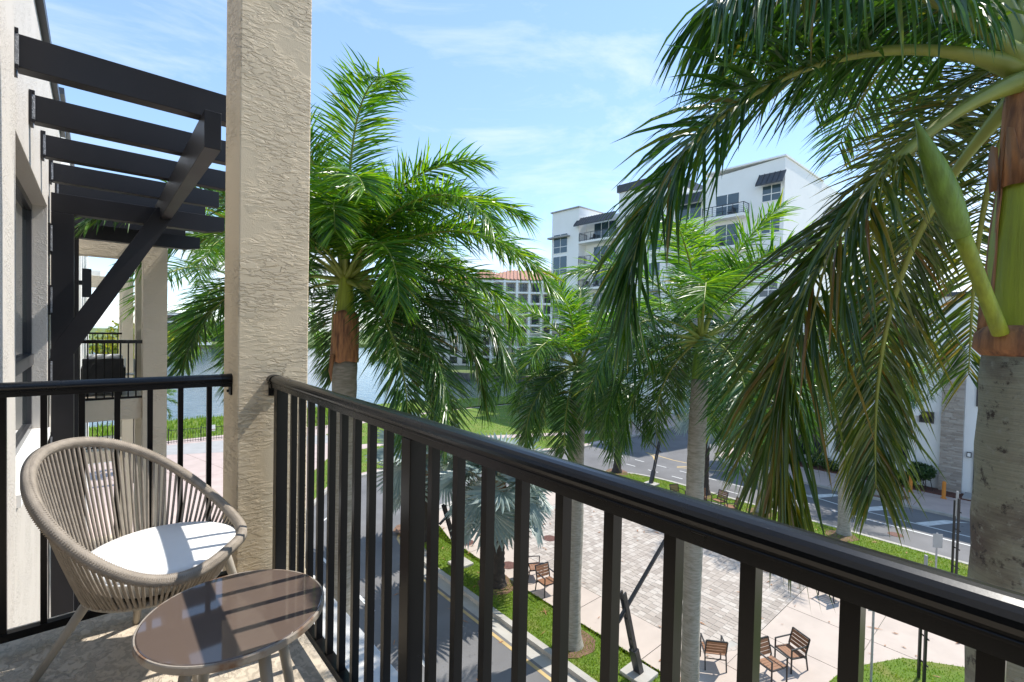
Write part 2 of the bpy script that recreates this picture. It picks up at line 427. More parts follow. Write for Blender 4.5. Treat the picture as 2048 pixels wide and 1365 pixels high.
def copy_tree(root, loc, rotz, label=None, scale=None):
    def rec(o, par):
        c = o.copy(); COL.objects.link(c); c.parent = par
        for ch in list(o.children): rec(ch, c)
        return c
    r = rec(root, None); r.location = loc; r.rotation_euler = (0, 0, rotz)
    if label: r['label'] = label
    if scale: r.scale = (scale,) * 3
    return r
def box1(name, x0, x1, y0, y1, z0, z1, m, parent=None, bevel=0.0):
    b = MB(); b.box(x0, x1, y0, y1, z0, z1); return obj(name, b, m, parent, bevel=bevel)
def rounded(x0, x1, y0, y1, r_, n=8, corners=(1, 1, 1, 1)):
    out = []
    for (cx, cy, a0), on in zip(((x1 - r_, y1 - r_, 0), (x0 + r_, y1 - r_, 90), (x0 + r_, y0 + r_, 180), (x1 - r_, y0 + r_, 270)), corners):
        if on:
            for k in range(n + 1):
                q = R(a0 + 90 * k / n); out.append((cx + r_ * math.cos(q), cy + r_ * math.sin(q)))
        else:
            q = R(a0 + 45); out.append((cx + r_ * math.copysign(1, math.cos(q)), cy + r_ * math.copysign(1, math.sin(q))))
    return out
# ------------------------------------------------------------------ ground, water, roads
def structure(name, mb, m, **k):
    return tag(obj(name, mb, m, **k), kind='structure')

b = MB()
b.prism([(-160, -120), (320, -120), (320, 47), (150, 47), (90, 45.5), (62, 46.5), (48, 49), (39, 50.5), (30, 52.5), (18, 54), (0, 54.5), (-160, 55)], -2.6, -0.17)
structure('ground', b, 'land')
b = MB(); b.sheet([(-900, 20), (1200, 20), (1200, 1800), (-900, 1800)], -1.0)
structure('water', b, 'lake_water')
b = MB(); b.prism([(-700, 236), (-40, 233), (20, 234), (60, 230), (90, 236), (140, 240), (300, 240), (900, 260), (900, 900), (-700, 900)], -2, 0.4)
structure('terrain', b, 'land')
b = MB(); b.prism([(54, 84), (57.5, 76), (60, 70), (68, 64), (90, 58), (320, 56), (320, 230), (120, 225), (70, 150), (56, 105)], -2, 0.0)
structure('land', b, 'land')

b = MB()
b.sheet([(3.9, -40), (33.6, -40), (33.6, 15.5), (36, 17.2), (120, 17.2), (120, 25), (29, 25), (22, 28), (16, 29.2), (12, 29), (9, 27.5), (6, 24.5), (3.9, 21)], -0.12)
structure('road', b, 'asphalt')

NORTH = [(4.2, 17), (4.8, 20), (6.4, 22.5), (8.3, 24.5), (9.6, 26.2), (12, 27.6), (16, 28.0), (22, 26.8), (26, 25.1), (29.1, 24.3), (33, 24.3), (120, 24.3)]
b = MB(); b.prism([(-40, -40), (4.2, -40)] + NORTH + [(120, 40), (46, 42), (38, 44), (30, 44.5), (-40, 44.8)], -0.165, 0.0)
structure('pavement', b, 'pink_concrete')
b = MB(); b.prism([(33.2, -40), (60, -40), (60, 16.9), (38, 16.9), (35.4, 16.6), (33.8, 15.4), (33.2, 13.6)], -0.165, 0.0)
pave_e = structure('sidewalk', b, 'pink_concrete')
# kerbs along the outer edges of the road
def kerb(path, w=0.16, z=0.012, name='kerb'):
    b_ = MB()
    for (x0, y0), (x1, y1) in zip(path[:-1], path[1:]):
        d = Vector((x1 - x0, y1 - y0)); n = Vector((-d.y, d.x)).normalized() * w
        b_.prism([(x0, y0), (x1, y1), (x1 + n.x, y1 + n.y), (x0 + n.x, y0 + n.y)], -0.16, z)
    return structure(name, b_, 'kerb_concrete')
kerb([(4.21, -40)] + [(x, y - 0.01) for x, y in NORTH])
kerb([(33.19, -40), (33.19, 13.6), (33.79, 15.42), (35.38, 16.62), (38, 16.92), (60, 16.92)][::-1])
# grey band of the waterside promenade and joints in the walks
b = MB(); b.sheet([(-20, 40.0), (3.9, 39.8), (7, 38.4), (16, 36.5), (30, 34.5), (30, 36.5), (16, 39.2), (7.8, 42.4), (4, 43.0), (-20, 43.6)], 0.006)
structure('path', b, 'grey_concrete')
def joints(segs, z=0.004, w=0.02, name='paving_joint'):
    b_ = MB()
    for p, q in segs:
        p, q = Vector(p), Vector(q); n = (q - p).normalized(); n = Vector((-n.y, n.x)) * w / 2
        b_.sheet([tuple(p - n), tuple(q - n), tuple(q + n), tuple(p + n)], z)
    return structure(name, b_, 'soil')
joints([((33.3, y), (36.9, y)) for y in (-8, -4.5, -1, 2.3, 4.9, 8.9, 12.4)] + [((36.2, -9), (36.2, 13))])
joints([((1.2, y), (4.1, y)) for y in range(-6, 20, 3)] + [((x, 30), (x - 2.4, 40)) for x in (2, 4.5, 7, 9.5, 12)] + [((-4, 34), (13, 32.2))])

# the island between the two carriageways: kerb, lawn strips, plaza
ISL = rounded(9.55, 26.6, -38, 20.6, 5.0, 10, (1, 1, 0, 0))
b = MB(); b.prism(rounded(9.62, 26.53, -37.9, 20.53, 4.93, 10, (1, 1, 0, 0)), -0.16, -0.032)
island = structure('island', b, 'kerb_concrete')
b = MB()
n = len(ISL)
inn = rounded(9.75, 26.4, -37.8, 20.4, 4.8, 10, (1, 1, 0, 0))
b.v = [(x, y, -0.16) for x, y in ISL] + [(x, y, 0.012) for x, y in ISL] + [(x, y, 0.012) for x, y in inn] + [(x, y, -0.05) for x, y in inn]
for i in range(n):
    j = (i + 1) % n
    b.f += [(i, j, n + j, n + i), (n + i, n + j, 2 * n + j, 2 * n + i), (2 * n + i, 2 * n + j, 3 * n + j, 3 * n + i)]
structure('kerb', b, 'kerb_concrete')
b = MB(); 
g0 = rounded(9.15, 27.0, -38, 21.0, 5.4, 10, (1, 1, 0, 0))
b.v = [(x, y, -0.116) for x, y in g0] + [(x, y, -0.116) for x, y in ISL]
b.f = [(i, (i + 1) % n, n + (i + 1) % n, n + i) for i in range(n)]
structure('gutter', b, 'kerb_concrete')

lawns = []
def lawn(poly, z=0.006):
    b_ = MB(); b_.sheet(poly, z); o = structure('lawn', b_, 'lawn_base'); lawns.append((poly, z)); return o
lawn([(9.76, -20), (11.35, -20), (11.4, 4), (11.3, 13), (11.5, 17), (11.9, 18.4), (11.2, 18.7), (10.3, 17.2), (9.76, 15.2)], 0.0)
lawn([(24.5, -12), (26.38, -12), (26.38, 15.4), (26.0, 17.6), (25.0, 19.2), (24.2, 19.7), (24.4, 17), (24.7, 14), (25.2, 11.8), (24.3, 5.5)], 0.0)
lawn([(14.2, 3.7), (15.4, 3.55), (17.2, 2.6), (18.2, 1.2), (18.6, -2), (18.2, -9), (14.0, -9), (12.6, -4), (12.4, 0.8), (13.0, 2.8)], 0.004)
lawn([(8.5, 25.1), (9.8, 26.8), (12, 28.1), (16, 28.5), (22, 27.3), (26, 25.7), (29.1, 24.9), (36, 24.9), (36, 26.4), (31.5, 27.6), (24, 31), (16, 33.8), (12.4, 33.2), (9.8, 29.6)], 0.01)
lawn([(14.5, 35.4), (24, 32.4), (31.5, 28.9), (36.2, 27.3), (42, 28), (60, 29), (60, 42), (39, 43.6), (30, 44.2), (18, 42.6), (14.5, 40)], 0.01)
lawn([(-40, 45), (8, 44.6), (18, 43.5), (30, 45), (39, 44.6), (60, 43), (90, 42), (90, 45.2), (62, 46.2), (48, 48.6), (39, 50.1), (30, 52.0), (18, 53.5), (0, 54.0), (-40, 54.2)], 0.012)

# plaza: concrete slabs round a panel of pavers
plaza = bpy.data.objects.new('plaza', None); link(plaza); tag(plaza, kind='structure')
PX0, PX1, PY0, PY1, PR = 13.0, 21.6, 5.7, 17.0, 1.3
def in_pavers(x, y, g=0.0):
    if not (PX0 - g < x < PX1 + g and PY0 - g < y < PY1 + g): return False
    for cx, cy, sx, sy in ((PX0 + PR, PY0 + PR, -1, -1), (PX1 - PR, PY0 + PR, 1, -1), (PX0 + PR, PY1 - PR, -1, 1), (PX1 - PR, PY1 - PR, 1, 1)):
        if (x - cx) * sx > 0 and (y - cy) * sy > 0 and math.hypot(x - cx, y - cy) > PR + g: return False
    return True
def slab(poly):
    b_ = MB(); b_.prism(poly, -0.03, 0.0); return obj('paving_slab', b_, 'concrete', plaza)
G = 0.012
xs = [11.2, 13.0]
ys = [-20, -15, -11, -7.6, -4.4, -1.2, 2.0, 4.6, 7.3, 10.0, 12.8, 15.4, 18.0, 19.9]
for y0, y1 in zip(ys[:-1], ys[1:]):
    slab([(11.2, y0 + G), (13.0 - G, y0 + G), (13.0 - G, y1 - G), (11.2, y1 - G)])
    slab([(21.6 + G, y0 + G), (24.9, y0 + G), (24.9, y1 - G), (21.6 + G, y1 - G)])
xs = [13.0, 15.2, 17.4, 19.5, 21.6]
for x0, x1 in zip(xs[:-1], xs[1:]):
    for y0, y1 in zip([-20, -15, -11, -7.6, -4.4, -1.2, 1.2, 3.4], [-15, -11, -7.6, -4.4, -1.2, 1.2, 3.4, 5.7]):
        slab([(x0 + G, y0 + G), (x1 - G, y0 + G), (x1 - G, y1 - G), (x0 + G, y1 - G)])
    slab([(x0 + G, 17.0 + G), (x1 - G, 17.0 + G), (x1 - G, 19.9), (x0 + G, 19.9)])
# concrete corners round the paver panel
for cx, cy, sx, sy in ((PX0, PY0, 1, 1), (PX1, PY0, -1, 1), (PX0, PY1, 1, -1), (PX1, PY1, -1, -1)):
    pts = [(cx, cy)]
    for k in range(9):
        q = R(90 * k / 8); pts.append((cx + sx * (PR - PR * math.sin(q)), cy + sy * (PR - PR * math.cos(q))))
    if sx * sy < 0: pts = pts[::-1]
    slab(pts[::-1] if sx * sy > 0 else pts[::-1])
b = MB(); b.prism(rounded(PX0 + .01, PX1 - .01, PY0 + .01, PY1 - .01, PR), -0.03, -0.010)
obj('paving_bed', b, 'kerb_concrete', plaza)
rng = random.Random(3)
rects = []
y = PY0 + 0.147
while y < PY1 - 0.2:
    x = PX0 + 0.147
    while x < PX1 - 0.2:
        w = rng.choice((0.16, 0.235, 0.235, 0.31))
        w = w if x + w < PX1 - .25 else PX1 - .147 - x
        if in_pavers(x + 0.02, y + 0.02, -0.14) and in_pavers(x + w, y + 0.22, -0.14) and in_pavers(x + w, y + 0.02, -0.14) and in_pavers(x, y + .22, -.14):
            rects.append((x, y, w - 0.012, 0.223))
        x += w
    y += 0.235
rects.sort(key=lambda r_: r_[0] ** 2 + r_[1] ** 2)
pm = {}
def paver_mesh(w, h):
    k = (round(w, 3), round(h, 3))
    if k not in pm:
        b_ = MB(); c = 0.006
        b_.add([(0, 0, -.02), (w, 0, -.02), (w, h, -.02), (0, h, -.02), (0, 0, -c), (w, 0, -c), (w, h, -c), (0, h, -c), (c, c, 0), (w - c, c, 0), (w - c, h - c, 0), (c, h - c, 0)],
               [(0, 1, 5, 4), (1, 2, 6, 5), (2, 3, 7, 6), (3, 0, 4, 7), (4, 5, 9, 8), (5, 6, 10, 9), (6, 7, 11, 10), (7, 4, 8, 11), (8, 9, 10, 11)])
        pm[k] = b_.mesh('paver'); pm[k].materials.append(MATS['paver'])
    return pm[k]
for x, y, w, h in rects[:295]:
    obj('paver', paver_mesh(w, h), 'paver', plaza, loc=(x, y, rng.uniform(-0.002, 0.002)))
b = MB()
for x, y, w, h in rects[295:]:
    z = rng.uniform(-0.002, 0.002)
    b.add([(x, y, z), (x + w, y, z), (x + w, y + h, z), (x, y + h, z), (x, y, z - .02), (x + w, y, z - .02), (x + w, y + h, z - .02), (x, y + h, z - .02)],
          [(0, 1, 2, 3), (4, 5, 1, 0), (5, 6, 2, 1), (6, 7, 3, 2), (7, 4, 0, 3)])
# soldier course round the edge
path = rounded(PX0 + .075, PX1 - .075, PY0 + .075, PY1 - .075, PR - .075, 10)
for i, p in enumerate(path):
    q = path[(i + 1) % len(path)]; d = Vector((q[0] - p[0], q[1] - p[1])); Ld = d.length
    if Ld < 1e-4: continue
    d /= Ld; nn = Vector((-d.y, d.x)); k = max(1, round(Ld / 0.155))
    for j in range(k):
        a0, a1 = Ld * j / k + .004, Ld * (j + 1) / k - .004
        c = [Vector(p) + d * a_ + nn * s_ for a_, s_ in ((a0, -.066), (a1, -.066), (a1, .066), (a0, .066))]
        z = rng.uniform(-0.002, 0.002)
        b.add([(v.x, v.y, z) for v in c] + [(v.x, v.y, z - .02) for v in c], [(0, 1, 2, 3), (4, 5, 1, 0), (5, 6, 2, 1), (6, 7, 3, 2), (7, 4, 0, 3)])
tag(obj('pavers', b, 'paver', plaza), kind='stuff')

# painted markings
def marking(name, quads, m):
    b_ = MB()
    for q in quads: b_.sheet(q, -0.114)
    return structure(name, b_, m)
def strip(p, q, w=0.11):
    p, q = Vector(p), Vector(q); d = (q - p).normalized(); nn = Vector((-d.y, d.x)) * w / 2
    return [tuple(p - nn), tuple(q - nn), tuple(q + nn), tuple(p + nn)]
marking('edge_line', [strip((9.0, -30), (9.0, 15.5)), strip((9.0, 15.5), (9.9, 18.6)), strip((9.9, 18.6), (12.0, 21.2))], 'road_yellow')
marking('lane_dashes', [strip((6.75, y), (6.75, y + 1.6)) for y in np.arange(-11, 21, 3.6)], 'road_white')
marking('lane_lines', [strip((29.3, -30), (29.3, 7.6)), strip((30.6, -30), (30.6, 7.6)), strip((30.6, 7.6), (31.6, 12)), strip((31.6, 12), (33.4, 15.0)),
                       strip((10.9, 24.8), (8.0, 22.4)), strip((11.8, 26.9), (9.6, 25.4))], 'road_white')
marking('lane_dashes', [strip((27.9, y), (27.9, y + 0.75), 0.09) for y in np.arange(8.3, 21, 1.75)] + [strip((29.4, y), (29.4, y + 0.75), 0.09) for y in np.arange(8.6, 21, 1.75)]
        + [strip((x, 22.3), (x + .8, 22.3), 0.09) for x in np.arange(13, 26, 1.8)], 'road_white')
def tri(p, q, r_): return [p, q, r_]
marking('chevron_marking', [[(30.7, 6.9), (30.7, 6.3), (32.6, 5.3), (32.5, 5.9)], [(30.7, 4.4), (30.7, 3.9), (32.5, 3.0), (32.9, 2.6), (32.4, 3.5)], [(30.7, 9.4), (30.7, 8.8), (32.5, 7.9), (32.4, 8.4)],
                        [(30.7, 1.9), (30.7, 1.3), (32.5, 0.4), (32.4, 1.0)]], 'road_white')
yq = []
for a_, c_ in (((30.2, 17.0), (31.7, 15.4)), ((30.1, 18.6), (31.9, 20.6)), ((31.8, 15.4), (31.9, 20.6))):
    m_ = ((a_[0] + c_[0]) / 2 + .35 * (1 if a_[0] < 31 else -1), (a_[1] + c_[1]) / 2)
    yq += [strip(a_, m_, .13), strip(m_, c_, .13)]
marking('median_marking', yq + [strip((30.0, 16.9), (32.0, 14.2), .13)], 'road_yellow')

# soil rings under the trees
def soil_ring(x, y, r_, m='soil'):
    b_ = MB(); k = 14
    b_.sheet([(x + r_ * (0.85 + .3 * random.random()) * math.cos(2 * math.pi * i / k), y + r_ * (0.85 + .3 * random.random()) * math.sin(2 * math.pi * i / k)) for i in range(k)], 0.016)
    return structure('soil_patch', b_, m)
for x, y, r_ in ((10.35, 8.95, .75), (10.4, 5.35, .75), (10.73, 12.79, .75), (10.5, 19.0, .6), (25.4, 18.5, .8), (26.0, 12.9, .7), (25.7, 9.7, .7), (25.9, 6.2, .7)):
    soil_ring(min(max(x, 10.4), 25.5) if x > 20 else max(x, 10.45), y, r_ * .9)
b = MB(); b.sheet([(33.3, 5.6), (34.9, 5.2), (34.9, 7.6), (33.3, 8.0)], 0.008); structure('tree_pit', b, 'soil')
b = MB(); b.prism([(36.9, -20), (38.2, -20), (38.2, 14), (36.9, 14)], 0.0, 0.06); structure('planting_bed', b, 'mulch')

# grass blades over the near lawns
def inside(poly, x, y):
    r_ = False; j = len(poly) - 1
    for i in range(len(poly)):
        xi, yi = poly[i]; xj, yj = poly[j]
        if (yi > y) != (yj > y) and x < (xj - xi) * (y - yi) / (yj - yi) + xi: r_ = not r_
        j = i
    return r_
b = MB(); rg = random.Random(5)
for (poly, z), cnt, hh in zip(lawns, (26000, 15000, 9000, 9000, 9000, 14000), (0.05, 0.06, 0.05, 0.08, 0.15, 0.35)):
    xs_ = [p[0] for p in poly]; ys_ = [max(p[1], -1.5) for p in poly]
    k = 0; t_ = 0
    while k < cnt and t_ < cnt * 6:
        t_ += 1
        x, y = rg.uniform(min(xs_), max(xs_)), rg.uniform(min(ys_), max(ys_))
        if not inside(poly, x, y): continue
        if hh > .2 and x > 20 and rg.random() < .8: continue
        k += 1
        a_ = rg.uniform(0, 6.28); h_ = hh * rg.uniform(.5, 1.3); w_ = .008 + hh * .12; l_ = rg.uniform(-.5, .5) * h_
        ca, sa = math.cos(a_), math.sin(a_)
        b.add([(x - w_ * ca, y - w_ * sa, z), (x + w_ * ca, y + w_ * sa, z), (x - sa * l_, y + ca * l_, z + h_)], [(0, 1, 2)])
go = obj('grass', b, 'grass_blade'); tag(go, 'short bright green grass blades on the lawn strips', 'grass', kind='stuff')
#PART3
# ------------------------------------------------------------------ the building the balcony belongs to
FZ = 7.69                    # balcony floor
apt = thing('apartment_building', 'cream stucco apartment building with pergola bay, bronze windows and balcony columns', 'building', (-0.34, 5.0, 0))
apt_off = Vector((-0.34, 5.0, 0))
def ap(name, b_, m, bevel=0.0, smooth=False, parent=None):
    o = obj(name, b_, m, parent or apt, bevel=bevel, smooth=smooth)
    if parent is None: o.location = -apt_off
    return o
def apbox(name, x0, x1, y0, y1, z0, z1, m, bevel=0.0):
    b_ = MB(); b_.box(x0, x1, y0, y1, z0, z1); return ap(name, b_, m, bevel)
apbox('balcony_slab', -1.25, 0.862, -2.6, 2.90, FZ - 0.22, FZ, 'floor_coat', 0.01)
apbox('slab_ledge', 0.700, 0.866, -2.598, 2.53, FZ - 0.004, FZ + 0.006, 'ledge_paint')
apbox('lintel', -1.25, 0.823, 2.56, 2.84, 11.05, 11.40, 'cream_stucco')
apbox('lintel', 0.53, 0.80, -2.6, 2.56, 11.05, 11.40, 'cream_stucco')
apbox('back_wall', -1.6, -1.25, -2.6, 2.95, 0, 11.05, 'wall_stucco')
b = MB()
for y0, y1 in ((-2.3, -2.22), (-.75, -.67), (.82, .90), (2.38, 2.46)): b.box(-1.25, -1.20, y0, y1, FZ + .02, 10.3)
b.box(-1.25, -1.20, -2.3, 2.46, FZ + .001, FZ + .06); b.box(-1.25, -1.20, -2.3, 2.46, 10.3, 10.38)
sld = ap('added_sliding_door', b, 'window_frame')  # unseen door, its dark glass added so the rails mirror less bright wall
for y0, y1 in ((-2.22, -.75), (-.67, .82), (.90, 2.38)):
    b = MB(); b.box(-1.235, -1.225, y0, y1, FZ + .06, 10.3); obj('pane', b, 'dark_glass', sld)
apbox('side_wall', -1.25, 0.80, -2.9, -2.6, 0, 11.05, 'darkened_unseen_wall')  # unseen end wall behind the camera, darkened to keep rail reflections dark
apbox('column', 0.504, 0.823, 2.535, 2.862, 0.0, 11.05, 'column_stucco', 0.006)
# street wall of the pergola bay with its window opening
b = MB()
WX = -0.34
b.box(-0.75, WX, 2.95, 3.86, 0, 11.35)
b.box(-0.75, WX, 6.20, 8.45, 0, 11.35)
b.box(-0.75, WX, 3.86, 6.20, 0, 8.0)
b.box(-0.75, WX, 3.86, 6.20, 10.06, 11.35)
ap('wall', b, 'wall_stucco', 0.004)
apbox('pilaster', WX, WX + 0.035, 2.97, 3.42, 0, 11.33, 'wall_stucco', 0.004)
apbox('parapet_coping', -0.80, WX + 0.045, 2.95, 8.45, 11.35, 11.43, 'charcoal_metal')
apbox('window_sill', -0.44, WX + 0.02, 3.87, 6.19, 7.93, 8.003, 'white_paint')
w = MB()
w.box(-0.50, -0.44, 3.86, 3.92, 8.0, 10.06); w.box(-0.50, -0.44, 6.14, 6.20, 8.0, 10.06)
w.box(-0.50, -0.44, 3.92, 6.14, 8.0, 8.06); w.box(-0.50, -0.44, 3.92, 6.14, 10.0, 10.06)
w.box(-0.50, -0.425, 3.92, 6.14, 8.60, 8.70); w.box(-0.495, -0.445, 5.02, 5.07, 8.70, 10.0)
win = ap('window', w, 'window_frame', 0.003)
for y0, y1, z0, z1 in ((3.92, 5.02, 8.70, 10.0), (5.07, 6.14, 8.70, 10.0), (3.92, 6.14, 8.06, 8.60)):
    b = MB(); b.box(-0.478, -0.470, y0, y1, z0, z1); obj('pane', b, 'dark_glass', win)
# the bays further along
apbox('side_wall', -0.75, -0.36, 8.45, 30.0, 0, 11.9, 'white_paint')
apbox('parapet_coping', -0.80, -0.31, 8.45, 30.0, 11.9, 11.98, 'charcoal_metal')
for y0 in (11.6, 13.4, 17.6, 20.6, 23.6):
    apbox('fin_wall', -0.36, -0.20, y0, y0 + 0.5, 0, 11.2, 'white_paint')
for z in (11.0, 10.3):
    apbox('window_hood', -0.36, 0.10, 14.2 if z > 10.5 else 18.8, 15.6 if z > 10.5 else 20.0, z, z + 0.22, 'white_paint')
def neighbour(y0, depth, x0, x1, floors, top):
    for fz in floors:
        b_ = MB(); b_.box(-0.355, x0, y0 + .08, y0 + depth, fz - 0.30, fz); b_.box(x0, x1, y0 + .33, y0 + depth - .33, fz - .30, fz)
        ap('balcony_slab', b_, 'cream_stucco', 0.006)
    for yy in (y0, y0 + depth):
        apbox('column', x0, x1, yy - .16 + .16, yy + .30, 0, top, 'cream_stucco', 0.006)
    apbox('lintel', -0.355, x0, y0 + .02, y0 + 0.28, top - .30, top, 'cream_stucco', 0.006)
neighbour(8.75, 1.7, 0.515, 0.805, (7.90, 4.70, 1.6), 10.22)
neighbour(16.4, 2.2, 0.535, 0.765, (7.90, 5.6, 2.6), 10.2)
for yy, z in ((9.5, 10.0), (9.5, 6.9), (12.6, 10.3), (15.1, 10.3), (12.6, 6.9)):
    b = MB(); b.box(-0.365, -0.345, yy, yy + .9, z - 2.0, z); o = ap('window', b, 'window_frame')
    b = MB(); b.box(-0.349, -0.340, yy + .06, yy + .84, z - 1.94, z - .06); obj('pane', b, 'blue_glass', o)

# ------------------------------------------------------------------ railings
def profile_bar(p0, p1, prof):
    """Extrude a (side, height) profile from p0 to p1."""
    p0, p1 = Vector(p0), Vector(p1); d = (p1 - p0).normalized(); s = d.cross(Vector((0, 0, 1))).normalized()
    b_ = MB(); n_ = len(prof)
    vs_ = [p0 + s * a + Vector((0, 0, h)) for a, h in prof] + [p1 + s * a + Vector((0, 0, h)) for a, h in prof]
    b_.add(vs_, [tuple(range(n_)), tuple(range(n_, 2 * n_))[::-1]] + [(i, n_ + i, n_ + (i + 1) % n_, (i + 1) % n_) for i in range(n_)])
    return b_
half = [(0.022, 0.0), (0.022, 0.017), (0.0265, 0.0195), (0.0265, 0.0225), (0.0245, 0.0245), (0.0245, 0.0275), (0.029, 0.030), (0.0300, 0.036), (0.0285, 0.0425), (0.0245, 0.0485), (0.018, 0.053), (0.009, 0.0558)]
RAILPROF = half + [(0.0, 0.0566)] + [(-a, h) for a, h in half[::-1]]
def railing(label, p0, p1, zt, zb, bal, posts=(), brackets=(), group=None, bs=(0.024, 0.020), detail=True):
    """p0, p1: ends in plan; bal: distances of the balusters from p0."""
    p0, p1 = Vector((*p0, 0)), Vector((*p1, 0)); d = (p1 - p0).normalized(); s = Vector((d.y, -d.x, 0))
    r_ = thing('balcony_railing', label, 'railing', p0 + Vector((0, 0, zb - .08)), 0, group)
    off = p0 + Vector((0, 0, zb - .08))
    def part(name, b_, bevel=0.0):
        o = obj(name, b_, 'rail_cap' if name == 'top_rail' else 'bronze', r_, bevel=bevel); o.location = -off; return o
    if detail:
        part('top_rail', profile_bar(p0 + Vector((0, 0, zt)), p1 + Vector((0, 0, zt)), RAILPROF))
    else:
        b_ = MB(); b_.bar(p0 + Vector((0, 0, zt + .025)), p1 + Vector((0, 0, zt + .025)), .05, .05); part('top_rail', b_)
    b_ = MB(); b_.bar(p0 + Vector((0, 0, zb - .016)), p1 + Vector((0, 0, zb - .016)), .036, .032); part('bottom_rail', b_, 0.002 if detail else 0)
    me = None
    for t_ in bal:
        if me is None:
            b_ = MB(); hx, hy = bs[0] / 2, bs[1] / 2
            if abs(d.x) > abs(d.y): hx, hy = hy, hx
            b_.box(-hx, hx, -hy, hy, 0, zt - zb); me = b_.mesh('baluster'); me.materials.append(MATS['bronze'])
        o = obj('baluster', me, 'bronze', r_); o.location = p0 + d * t_ + Vector((0, 0, zb)) - off
    for t_, w_, z0 in posts:
        b_ = MB(); c = p0 + d * t_; b_.box(c.x - w_ / 2, c.x + w_ / 2, c.y - w_ / 2, c.y + w_ / 2, z0, zt - .001); part('post', b_, 0.002)
    for t_, sgn in brackets:
        c = p0 + d * t_; b_ = MB()
        pr = [(a * 1.14, h * 1.10 - .004) for a, h in RAILPROF]
        e = c - d * sgn * 0.045
        bb = profile_bar(e + Vector((0, 0, zt)) if sgn > 0 else c + Vector((0, 0, zt)), c + Vector((0, 0, zt)) if sgn > 0 else e + Vector((0, 0, zt)), pr)
        q = c - d * sgn * 0.004
        bb.bar(q + Vector((0, 0, zt - .045)), q + Vector((0, 0, zt + .012)), .05, .008, tuple(d))
        k = c - d * sgn * 0.012
        bb.tube([k + Vector((0, 0, zt - .026)), k - d * sgn * 0.008 + Vector((0, 0, zt - .026))], 0.007, 8)
        part('bracket', bb)
    return r_
ZT, ZB = 9 - 0.2979, 9 - 1.2228
RX = 0.662
bal = [y for y in [2.217 - 0.1135 * k for k in range(9)] + [1.055 - 0.1135 * k for k in range(28)] if y > -2.5]
railing('dark bronze railing along the street edge of the balcony, running past the round side table',
        (RX, 2.535), (RX, -2.6), ZT, ZB, [2.535 - y for y in bal], posts=((2.535 - 2.412, 0.05, FZ + .005), (2.535 - 1.160, 0.05, FZ + .005), (2.535 + 1.42, .05, FZ + .005)), brackets=((0.0, -1),))
railing('dark bronze railing behind the woven rope chair at the end of the balcony',
        (-1.25, 2.672), (0.504, 2.672), ZT, ZB, [1.25 + .411 - .1135 * k for k in range(15)], brackets=((1.754, 1),))
railing('small dark railing of the neighbouring balcony with the black wicker armchair', (-0.34, 8.86), (0.515, 8.86), 8.70, 7.93, [.08 + .088 * k for k in range(9)], group='neighbour balcony railings', detail=False, bs=(.018, .018))
railing('dark street-side railing of the neighbouring balcony between its two cream columns', (0.66, 9.05), (0.66, 10.45), 8.72, 7.95, [.1 + .11 * k for k in range(12)], group='neighbour balcony railings', detail=False, bs=(.018, .018))
railing('small dark railing two balconies along, at the same storey', (-0.34, 16.55), (0.53, 16.55), 8.68, 7.98, [.08 + .1 * k for k in range(8)], group='neighbour balcony railings', detail=False, bs=(.02, .02))
railing('small dark railing of the lower balcony seen under the neighbouring slab', (-0.34, 16.55), (0.53, 16.55), 6.45, 5.70, [.08 + .1 * k for k in range(8)], group='neighbour balcony railings', detail=False, bs=(.02, .02))

# ------------------------------------------------------------------ pergola on the wall of the next bay
per = thing('pergola', 'dark metal pergola with welded beams, posts and diagonal braces on the stucco wall', 'pergola', (WX, 6.33, 8.0))
poff = Vector((WX, 6.33, 8.0))
def pg(name, b_, m='pergola_paint', bevel=0.003):
    o = obj(name, b_, m, per, bevel=bevel); o.location = -poff; return o
for k in range(7):
    y = 3.71 + 0.90 * k
    b = MB(); b.box(WX + .02, 1.06, y - .05, y + .05, 10.34, 10.515)
    bm_ = pg('beam', b)
    b = MB(); b.box(WX + .002, WX + .016, y - .075, y + .075, 10.325, 10.535)
    for z in (10.335, 10.525): b.box(WX + .016, WX + .03, y - .068, y - .052, z - .012, z + .012)
    pg('mounting_plate', b, bevel=0)
    b = MB(); b.box(WX + .0165, WX + .031, y - .066, y - .0502, 10.348, 10.508); pg('weld_bead', b, 'galvanised', 0)
b = MB(); b.box(0.506, 0.598, 3.53, 9.3, 10.104, 10.338); pg('header_beam', b)
